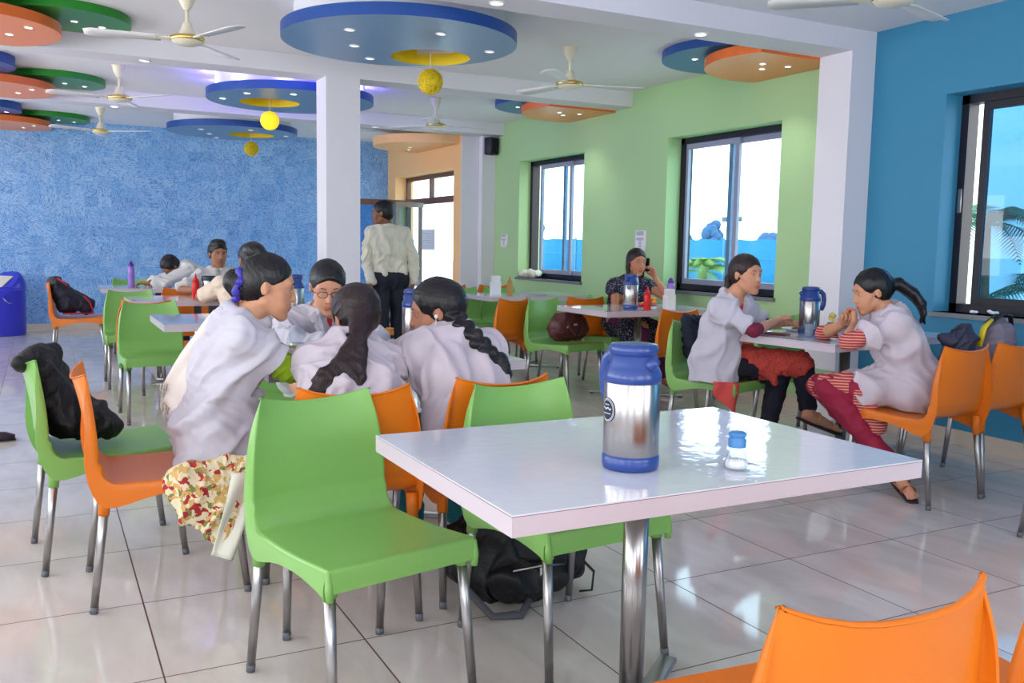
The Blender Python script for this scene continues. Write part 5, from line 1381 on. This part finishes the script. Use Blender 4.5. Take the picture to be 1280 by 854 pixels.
person('woman in white coat sitting cross-legged, looking toward us',(3.72,4.4,0),dict(hs=1.0,skin=(200,144,114),h=.0040,body=(.4,-.9,0),face=(.14,-.98,-.03),look=0,pre=pre7,girth=.93,
 J=dict(head=(3.745,4.20,1.10),neck=(3.70,4.26,.965),pelvis=(3.70,4.40,.565),shR=(3.575,4.20,.895),shL=(3.865,4.32,.895),elR=(3.66,4.02,.785),wrR=(3.90,4.10,.83),elL=(3.98,4.30,.79),wrL=(4.12,4.24,.80),
 hipR=(3.70,4.34,.54),hipL=(3.76,4.44,.54),knR=(4.09,4.06,.56),anR=(4.10,3.99,.27),toeR=(4.305,3.955,.165),knL=(4.02,4.17,.49),anL=(3.85,4.10,.10),toeL=(3.97,4.02,.03)),
 handR=((.9,.35,.15),(.2,-.3,-.9),-1,.55),handL=((.8,-.3,0),(0,0,-1),-1,.5),dress=dress7))

# --- 8: woman in maroon leggings, profile left --------------------------------------------
def dress8(garment,root,d):
    T,R,c,s=d['T'],d['R'],d['c'],d['s']
    a,b_=d['legs']
    def f(G,d): trousers(G,d,.008,.046,.97)
    garment('maroon_leggings',[MAROON],f,fold=.004,foldfreq=8,seed=81,h=.005)
    def f(G,d):
        l=b_; G.add(cone((3.79,3.35,.50),(3.835,3.30,.36),.052,.062,((.65,.75,0),.7)),.03); G.add(cone(l[2]*.8+l[1]*.2+V3(0,0,.028),l[2]+V3(.01,0,.02),.062,.052),.02); G.add(cone(a[2]*.8+a[1]*.2,a[2],.072,.060),.03)
    garment('striped_kurta',[STRIPE],f,fold=.006,foldfreq=7,seed=82,h=.005)
    def f(G,d):
        k1=a[1]*.45+a[2]*.55; k2=b_[1]*.45+b_[2]*.55
        coat(G,d,.72,.014,neckV=False,wide=1.40,skirt=[(d['pel'],k1,.125,.088),(d['pel'],k2,.125,.092),(d['mid'],d['pel'],.11,.12),(d['pel']+V3(.03,-.05,-.02),d['pel']+V3(-.08,-.06,-.05),.11,.11)])
        collar_ring(G,d); G.cut(d['pel']-V3(0,0,.13),(0,0,-1))
    garment('white_coat',[COTTON2],f,fold=.010,foldfreq=5,folddir=(-.5,.3,.8),seed=83)
    for arm in d['arms']:
        def f(G,d,arm=arm): sleeve(G,arm,.55,1.10,.045,.042)
        garment('striped_sleeve',[STRIPE],f,h=.005,fold=.002)
    def f(G,d):
        hair_cap(G,c,R,s,T,puff=.005,hairline=.048); G.add(ell(T(0,-.10,.015),V3(.05,.045,.045)*s,R),.02)
        rr=random.Random(9)
        for k in range(12):
            o=(k-5.5)/5.5; w=rr.uniform(-.01,.01)
            chain(G,[V3(3.985,3.385,1.085),V3(4.035+.012*o,3.345+.02*o,1.085+w),V3(4.085+.015*o,3.30+.025*o,1.04+w),V3(4.115+.02*o,3.27+.025*o,.985),V3(4.125+.02*o+w,3.255+.02*o,.935),V3(4.115+.018*o,3.25,.905-.02*abs(o)+w)],[.024,.024,.023,.019,.012,.004],.006)
    hair(garment,HAIR,f,fold=.002,foldfreq=20,folddir=(.5,0,-1),seed=84,h=.0048)
    for l,ty in ((a,d['toeA']),(b_,d['toeB'])):
        A_=l[3]; td=unit(ty-A_); dn=unit(V3(0,0,-1)-td*td[2]*-1) if False else V3(0,0,-1)
        b=MB(); b.tube([A_-td*.06+dn*.05,A_+td*.04+dn*.045,ty+dn*.022,ty+td*.03+dn*.020],[.026,.028,.034,.018],0,12,flat=.35)
        sv=unit(np.cross(td,dn)); p=A_+(ty-A_)*.72; b.tube([p+sv*.04*math.cos(q)-dn*.022*math.sin(q) for q in np.linspace(-.3,PI+.3,13)],.006,1,6); b.build('sandal',[mat('sandal_sole',(36,18,26),.6),mat('tan_strap',(150,84,50),.5)],root)
def pre8(F,d): d['toeA']=V3(4.12,3.30,.05); d['toeB']=V3(3.86,3.04,.03)
person('woman in maroon leggings and white coat eating, back half turned',(4.05,3.25,0),dict(hs=.97,skin=(200,144,112),h=.0040,body=(-.75,.6,0),face=(-.88,.45,-.28),look=10,pre=pre8,girth=.97,
 J=dict(head=(3.915,3.42,1.038),neck=(3.975,3.35,.93),pelvis=(4.08,3.25,.565),shL=(3.885,3.23,.875),shR=(4.07,3.49,.875),elL=(3.675,3.34,.79),wrL=(3.825,3.44,.865),elR=(3.92,3.74,.79),wrR=(3.88,3.58,.85),
 hipR=(4.10,3.34,.54),hipL=(4.03,3.20,.54),knR=(3.80,3.63,.51),anR=(4.05,3.38,.13),toeR=(4.12,3.30,.05),knL=(3.69,3.47,.53),anL=(3.90,3.17,.10),toeL=(3.86,3.04,.03)),
 handL=((.3,.35,.75),(-.1,.5,.3),-1,1.0,.16,.88),handR=((-.2,-.5,.6),(-.2,-.2,-.6),1,.9,.16,.9),dress=dress8))

# --- 9: young man with his head down -----------------------------------------------------------
def dress9(garment,root,d):
    T,R,c,s=d['T'],d['R'],d['c'],d['s']
    def f(G,d): coat(G,d,1.0,.020,neckV=False,wide=1.1,skirt=[(d['mid'],d['pel'],.15,.14)]); [sleeve(G,a,.9,1.5,.052,.045) for a in d['arms']]
    garment('white_shirt',[GREYSH],f,fold=.010,foldfreq=5,seed=91,h=.008)
    def f(G,d): hair_cap(G,c,R,s,T,puff=.004,sides=False)
    hair(garment,HAIR,f,fold=.004,foldfreq=24,seed=92,h=.006)
    def f(G,d): trousers(G,d,.02,.07,.95)
    garment('trousers',[NAVY],f,h=.009)
person('young man in white shirt resting his head on his folded arms',(1.7,10.55,0),dict(hs=1.0,male=True,skin=(150,104,80),h=.008,body=(-1,-.2,0),face=(-.55,-.25,-.8),noface=True,
 J=dict(head=(1.24,10.40,.955),neck=(1.36,10.45,.95),pelvis=(1.76,10.53,.58),shR=(1.43,10.62,.94),shL=(1.40,10.27,.93),elR=(1.12,10.66,.80),wrR=(1.02,10.42,.79),elL=(1.16,10.20,.80),wrL=(1.00,10.28,.79),
 knR=(1.35,10.66,.50),anR=(1.35,10.66,.08),knL=(1.35,10.42,.50),anL=(1.35,10.42,.08)),
 handR=((-.2,-1,0),(0,0,-1),1,.4),handL=((-.7,.5,0),(0,0,-1),-1,.4),dress=dress9))
# --- 10: young man looking at us ------------------------------------------------------------------
def dress10(garment,root,d):
    T,R,c,s=d['T'],d['R'],d['c'],d['s']
    def f(G,d): coat(G,d,.9,.020,neckV=True,vdepth=.08,vwid=.035,wide=1.2,skirt=[(d['mid'],d['pel'],.15,.14)])
    garment('white_shirt',[GREYSH],f,fold=.010,foldfreq=5,seed=101,h=.007)
    def f(G,d): hair_cap(G,c,R,s,T,puff=.003,hairline=.044); G.add(ell(T(0,.0,.10),V3(.068,.075,.035)*s,R),.015)
    hair(garment,HAIR,f,fold=.004,foldfreq=24,seed=102,h=.0055)
    def f(G,d): trousers(G,d,.02,.07,.95)
    garment('trousers',[NAVY],f,h=.009)
person('young man with short hair facing us from behind the steel mug',(1.55,9.35,0),dict(hs=1.08,male=True,skin=(160,112,86),h=.007,body=(0,-1,0),face=(.12,-.97,-.10),look=0,
 J=dict(head=(1.535,9.22,1.115),neck=(1.55,9.30,.96),pelvis=(1.60,9.40,.57),shR=(1.38,9.28,.89),shL=(1.73,9.28,.89),elR=(1.15,8.88,.79),wrR=(1.36,8.60,.79),elL=(1.80,8.90,.79),wrL=(1.60,8.60,.79),
 knR=(1.50,8.98,.50),anR=(1.50,9.0,.08),knL=(1.70,8.98,.50),anL=(1.70,9.0,.08)),
 handR=((.8,-.3,0),(0,0,-1),-1,.4),handL=((-.8,-.3,0),(0,0,-1),1,.4),dress=dress10))
# --- 11: person mostly hidden ------------------------------------------------------------------------
def dress11(garment,root,d):
    T,R,c,s=d['T'],d['R'],d['c'],d['s']
    def f(G,d): coat(G,d,.9,.022,neckV=False,wide=1.3,skirt=[(d['mid'],d['pel'],.15,.14)]); G.cut(d['pel']-V3(0,0,.11),(0,0,-1))
    garment('cream_shirt',[mat('peach_cream_cotton',(226,208,190),.85)],f,fold=.010,foldfreq=5,seed=111,h=.008)
    def f(G,d): hair_cap(G,c,R,s,T,puff=.005); G.add(ell(T(0,-.06,.10),V3(.04,.04,.035),R),.01)
    hair(garment,HAIR,f,fold=.002,foldfreq=24,seed=112,h=.006)
    def f(G,d): trousers(G,d,.02,.07,.95)
    garment('trousers',[NAVY],f,h=.009)
person('person in cream shirt mostly hidden behind the bun-haired woman',(1.44,7.5,0),dict(hs=1.0,skin=(160,110,84),h=.008,body=(0,1,0),face=(-.2,.95,-.2),noface=True,
 J=dict(head=(1.51,7.62,1.10),neck=(1.48,7.58,.97),pelvis=(1.43,7.45,.57),shR=(1.65,7.58,.90),shL=(1.30,7.58,.90),elR=(1.74,7.86,.79),wrR=(1.60,8.08,.79),elL=(1.15,7.80,.79),wrL=(1.32,8.04,.80),
 knR=(1.55,7.88,.50),anR=(1.55,7.88,.08),knL=(1.34,7.88,.50),anL=(1.34,7.88,.08)),
 handR=((-.6,.6,0),(0,0,-1),-1,.4),handL=((.6,.5,0),(0,0,-1),1,.4),dress=dress11))

# ------------------------------------------------------------------ bags
def bag_field(lo,hi,h,fn,name,m,root,**kw):
    F=Field(lo,hi,h); fn(F); return F.mesh(name,[m],root,**kw)
BLACKN=mat('black_nylon',(18,18,22),.55,bump=.4,bscale=90); ZIP=mat('zip_silver',(190,190,195),.3,metal=1); GREYN=mat('grey_nylon',(76,74,80),.6)
# floor backpack
e=empty('backpack',(0,0,0),0,'black backpack lying on the floor behind the nearest table','backpack')
def f(F):
    F.add(cone((1.40,2.84,.13),(1.62,2.80,.13),.125,.12,((0,1,0),.8)),.03); F.add(cone((1.32,2.90,.16),(1.42,2.92,.18),.09,.10),.04); F.add(cone((1.36,2.88,.21),(1.60,2.84,.19),.06,.055),.04); F.add(cone((1.42,2.72,.09),(1.58,2.70,.09),.065,.06),.02)
    F.cut((0,0,.004),(0,0,-1))
bag_field((1.1,2.45,-.03),(1.9,3.15,.42),.006,f,'bag_body',BLACKN,e,fold=.010,foldfreq=7,seed=201)
b=MB(); b.tube([(1.26,2.80,.20),(1.24,2.72,.10),(1.30,2.62,.02),(1.40,2.60,.015),(1.47,2.66,.05)],.014,0,8,flat=.35); b.build('shoulder_strap',GREYN,e)
b=MB(); b.tube([(1.70,2.74,.14),(1.75,2.70,.08),(1.73,2.68,.02),(1.69,2.70,.015)],.012,0,8,flat=.35); b.build('shoulder_strap',BLACKN,e)
b=MB(); b.tube([(1.38,2.85,.265),(1.44,2.82,.29),(1.52,2.81,.285),(1.56,2.82,.255)],.011,0,8,flat=.6); b.build('top_handle',GREYN,e)
b=MB(); b.tube([(1.40,2.665,.145),(1.50,2.65,.155),(1.60,2.655,.145)],.0035,0,6); b.box((1.495,2.645,.12),(1.505,2.652,.15)); b.build('zip',ZIP,e)
# backpack on left green chair
e=empty('backpack',(.2,3.9,0),0,'black backpack standing on the left green chair, strap over its back','backpack')
def f(F):
    F.add(cone((.065,3.93,.57),(.0,3.93,.76),.085,.050,((0,1,0),1.7)),.04); F.add(cone((.15,3.95,.535),(.06,3.93,.64),.070,.06,((0,1,0),1.6)),.04); F.add(cone((.215,3.95,.51),(.17,3.95,.54),.050,.055,((0,1,0),1.7)),.04)
    F.add(cone((-.05,3.86,.795),(.02,3.97,.80),.040,.045),.03); F.add(cone((-.08,3.80,.785),(-.05,3.95,.78),.028,.03),.02)
    F.cut((0,0,.462),(0,0,-1))
o=bag_field((-.25,3.6,.40),(.45,4.25,.92),.006,f,'bag_body',BLACKN,e,fold=.008,foldfreq=7,seed=202); o.location=(-.2,-3.9,0)
b=MB(); b.tube([(.01-.2,-.09,.80),(.09-.2,-.11,.69),(.17-.2,-.11,.56)],.014,0,8,flat=.3); b.build('shoulder_strap',BLACKN,e)
# far left backpack
e=empty('backpack',(.36,10.4,0),0,'black backpack with red trim on the far left orange chair','backpack')
def f(F):
    F.add(cone((.16,10.38,.58),(.06,10.36,.80),.10,.06,((0,1,0),1.5)),.05); F.add(cone((.34,10.40,.54),(.14,10.38,.70),.075,.07,((0,1,0),1.5)),.06); F.cut((0,0,.462),(0,0,-1))
o=bag_field((-.1,10.05,.40),(.6,10.75,.95),.008,f,'bag_body',mat('dark_slate_nylon',(34,36,50),.6,bump=.3,bscale=80),e,fold=.008,foldfreq=6,seed=203); o.location=(-.3,-10.4,0)
b=MB(); b.tube([(.02,-.125,.66),(.07,-.125,.60),(.095,-.11,.53),(.10,-.10,.48)],.012,0,8,flat=.7); b.tube([(-.18,-.135,.485),(-.05,-.14,.482),(.09,-.12,.482)],.012,0,8,flat=.7); b.tube([(-.22,-.11,.84),(-.16,-.125,.80),(-.13,-.13,.77)],.010,0,8); b.build('red_piping',mat('red_trim',(176,26,52),.6),e)
# handbag
e=empty('handbag',(3.93,6.56,.463),math.radians(15),'brown leather handbag on the green chair','handbag')
LEA=mat('brown_leather',(84,40,42),.35,bump=.25,bscale=60)
def f(F):
    F.add(cone((-.13,0,.09),(.13,0,.09),.085,.085,((0,1,0),.9)),.03); F.add(cone((-.11,0,.17),(.11,0,.17),.065,.065,((0,1,0),.8)),.05); F.cut((0,0,0),(0,0,-1))
bag_field((-.28,-.2,-.03),(.28,.2,.32),.006,f,'bag_body',LEA,e,fold=.006,foldfreq=6,seed=204)
for sg in (-1,1):
    b=MB(); b.tube([(-.08,sg*.06,.16),(-.075,sg*.085,.12),(-.03,sg*.10,.05),(.03,sg*.10,.05),(.075,sg*.085,.12),(.08,sg*.06,.17)],.009,0,8); b.build('handle',LEA,e)
b=MB(); b.box((-.02,-.088,.13),(.02,-.078,.15),bev=.002); b.sphere((-.085,-.07,.12),.010,0,10); b.sphere((.085,-.07,.12),.010,0,10); b.build('buckle',ZIP,e)
# bags on the orange chairs by the teal wall
e=empty('shoulder_bag',(4.18,3.10,0),0,'dark grey bag leaning over the orange chair by the teal wall','bag')
def f(F):
    F.add(cone((4.30,3.16,.60),(4.32,3.16,.80),.10,.070,((0,1,0),.9)),.04); F.add(cone((4.20,3.16,.80),(4.31,3.15,.835),.035,.03),.04); F.cut((0,0,.47),(0,0,-1))
o=bag_field((4.0,2.95,.40),(4.55,3.4,.95),.006,f,'bag_body',mat('slate_bag',(46,48,70),.6,bump=.2,bscale=80),e,fold=.008,foldfreq=7,seed=205); o.location=(-4.18,-3.10,0)
b=MB(); b.tube([(.04,.05,.84),(.12,.05,.87),(.20,.05,.82),(.22,.06,.70)],.012,0,8,flat=.4); b.build('strap',BLACKN,e)
e=empty('backpack',(4.55,3.15,0),0,'grey backpack with yellow side on the orange chair next to the teal wall','backpack')
def f(F):
    F.add(cone((4.58,3.16,.60),(4.60,3.15,.80),.13,.10,((0,1,0),.8)),.04); F.cut((0,0,.47),(0,0,-1))
o=bag_field((4.3,2.95,.40),(4.9,3.45,.98),.007,f,'bag_body',mat('mid_grey_bag',(112,106,122),.6,bump=.2,bscale=80),e,fold=.007,foldfreq=7,seed=206); o.location=(-4.55,-3.15,0)
b=MB(); b.tube([(-.11,0,.76),(-.09,-.01,.86),(-.03,-.01,.90)],[.024,.022,.014],0,10,flat=.6); b.build('yellow_panel',mat('yellow_nylon',(222,200,30),.6),e)
b=MB(); b.tube([(-.02,0,.89),(.04,-.03,.93),(.11,-.02,.92),(.15,0,.87)],.014,0,8,flat=.5); b.tube([(.0,.04,.88),(.08,.05,.915),(.14,.05,.86)],.013,0,8,flat=.5); b.build('straps',BLACKN,e)
# dark jacket behind the cross-legged woman
e=empty('jacket',(3.86,4.66,0),0,'dark jacket hung between the cross-legged woman and her chair back','jacket')
def f(F):
    F.add(cone((3.66,4.62,.74),(3.70,4.60,.60),.045,.06),.03); F.add(cone((3.64,4.60,.80),(3.80,4.64,.78),.03,.035),.03)
o=bag_field((3.5,4.45,.48),(3.95,4.75,.90),.006,f,'jacket_body',mat('navy_jacket',(24,30,46),.8),e,fold=.008,foldfreq=8,seed=207); o.location=(-3.86,-4.66,0)
# things on the window sills
e=empty('cloth_bundle',(5.38,9.92,.86),0,'crumpled white cloth bundle on the far window sill','cloth')
def f(F):
    rr=random.Random(8)
    for k in range(9): F.add(ell((rr.uniform(-.05,.05),rr.uniform(-.16,.16),.035+rr.uniform(0,.03)),(.04,.06,.035)),.02)
    F.cut((0,0,0),(0,0,-1))
bag_field((-.15,-.28,-.02),(.15,.28,.16),.006,f,'cloth_folds',mat('offwhite_cloth',(226,222,200),.8),e,fold=.006,foldfreq=12,seed=208)
for i,(y,l) in enumerate(((3.72,'larger crumpled white tissue on the teal-wall window sill'),(3.84,'small white tissue scrap on the teal-wall window sill'))):
    e=empty('crumpled_tissue',(5.37,y,.86),0,l,'tissue','tissues on the window sill'); b=MB(); rr=random.Random(i)
    for k in range(7-3*i): b.sphere((rr.uniform(-.02,.02),rr.uniform(-.03,.03),.012+rr.uniform(0,.016-.008*i)),.012,0,6,sc=(1,1.3,.8))
    b.build('tissue_folds',PAPER,e)
# sandal and foot entering at the left edge
e=empty('shoe',(-.25,6.33,0),math.radians(-8),'dark shoe poking in at the left edge of the floor','shoe')
b=MB(); b.tube([(-.16,0,.028),(-.05,0,.030),(.02,0,.026),(.07,0,.020)],[.036,.042,.040,.024],0,16,flat=.72); b.build('upper',mat('dark_shoe_leather',(46,28,42),.5),e)
b=MB(); b.tube([(-.16,0,.008),(-.05,0,.008),(.02,0,.008),(.075,0,.008)],[.036,.042,.040,.026],0,16,flat=.18); b.build('sole',BLACKN,e)

# ------------------------------------------------------------------ light
def area(name, loc, rot, sx, sy, e, col=(1,1,1), spread=None):
    l=bpy.data.lights.new(name,'AREA'); l.shape='RECTANGLE'; l.size=sx; l.size_y=sy; l.energy=e; l.color=col
    if spread: l.spread=spread
    o=bpy.data.objects.new(name,l); C.objects.link(o); o.location=loc; o.rotation_euler=rot; return o
# added fill lamps in unseen window rows, left and behind; left tilts up
area('fill_left',(-4.25,5.5,1.6),(0,-PI/2-.9,0),1.4,15,400,(.94,.96,1))
area('fill_front',(.6,-2.55,1.6),(PI/2,0,0),9,1.4,45,(.96,.97,1))
# spot lamps at the lit downlights
def spot(x,y,z,e,col,size=1.9,r=.03,blend=.8):
    l=bpy.data.lights.new('downlight_beam','SPOT'); l.energy=e; l.color=col; l.spot_size=size; l.spot_blend=blend; l.shadow_soft_size=r
    o=bpy.data.objects.new('downlight_beam',l); C.objects.link(o); o.location=(x,y,z-.02); return o
for x,y,z in ((2.4,4.9,2.64),(3.89,4.9,2.64),(.75,10.75,2.64),(4.95,5.5,2.62),(4.95,8.45,2.62)): spot(x,y,z,14,(1,.97,.9))
def point(x,y,z,e,col,r=.03):
    l=bpy.data.lights.new('cove_led','POINT'); l.energy=e; l.color=col; l.shadow_soft_size=r
    o=bpy.data.objects.new('cove_led',l); C.objects.link(o); o.location=(x,y,z)
for k in range(10):
    a=2*PI*k/10; point(2.2+.74*math.cos(a),8.97+.74*math.sin(a),2.715,3.0,(.20,.14,1))
for k in range(6):
    a=2*PI*k/6; point(2.2+.74*math.cos(a),3.1+.74*math.sin(a),2.715,1.4,(.3,.26,1))
w=bpy.data.worlds.new('sky'); bpy.context.scene.world=w; w.use_nodes=True
bg=w.node_tree.nodes['Background']; bg.inputs[0].default_value=(.90,.96,1.0,1); bg.inputs[1].default_value=5.4

# ------------------------------------------------------------------ camera
cd=bpy.data.cameras.new('camera'); cam=bpy.data.objects.new('camera',cd); C.objects.link(cam)
Rm=Matrix(((0.88870611,0.03297462,-0.45728998),(-0.45814703,0.10172417,-0.88303652),(0.01739965,0.99426599,0.10551012)))
cam.matrix_world=Matrix.Translation((0,0,CAMZ))@Rm.to_4x4(); cd.sensor_width=36; cd.lens=1137.171/1280*36; cd.clip_start=.05; cd.clip_end=300
sc=bpy.context.scene; sc.camera=cam
sc.view_settings.view_transform='Standard'; sc.view_settings.look='None'; sc.view_settings.exposure=0.0; sc.view_settings.gamma=1; sc.view_settings.use_curve_mapping=False
# the prototypes' own copies are in place; nothing else is left at the origin
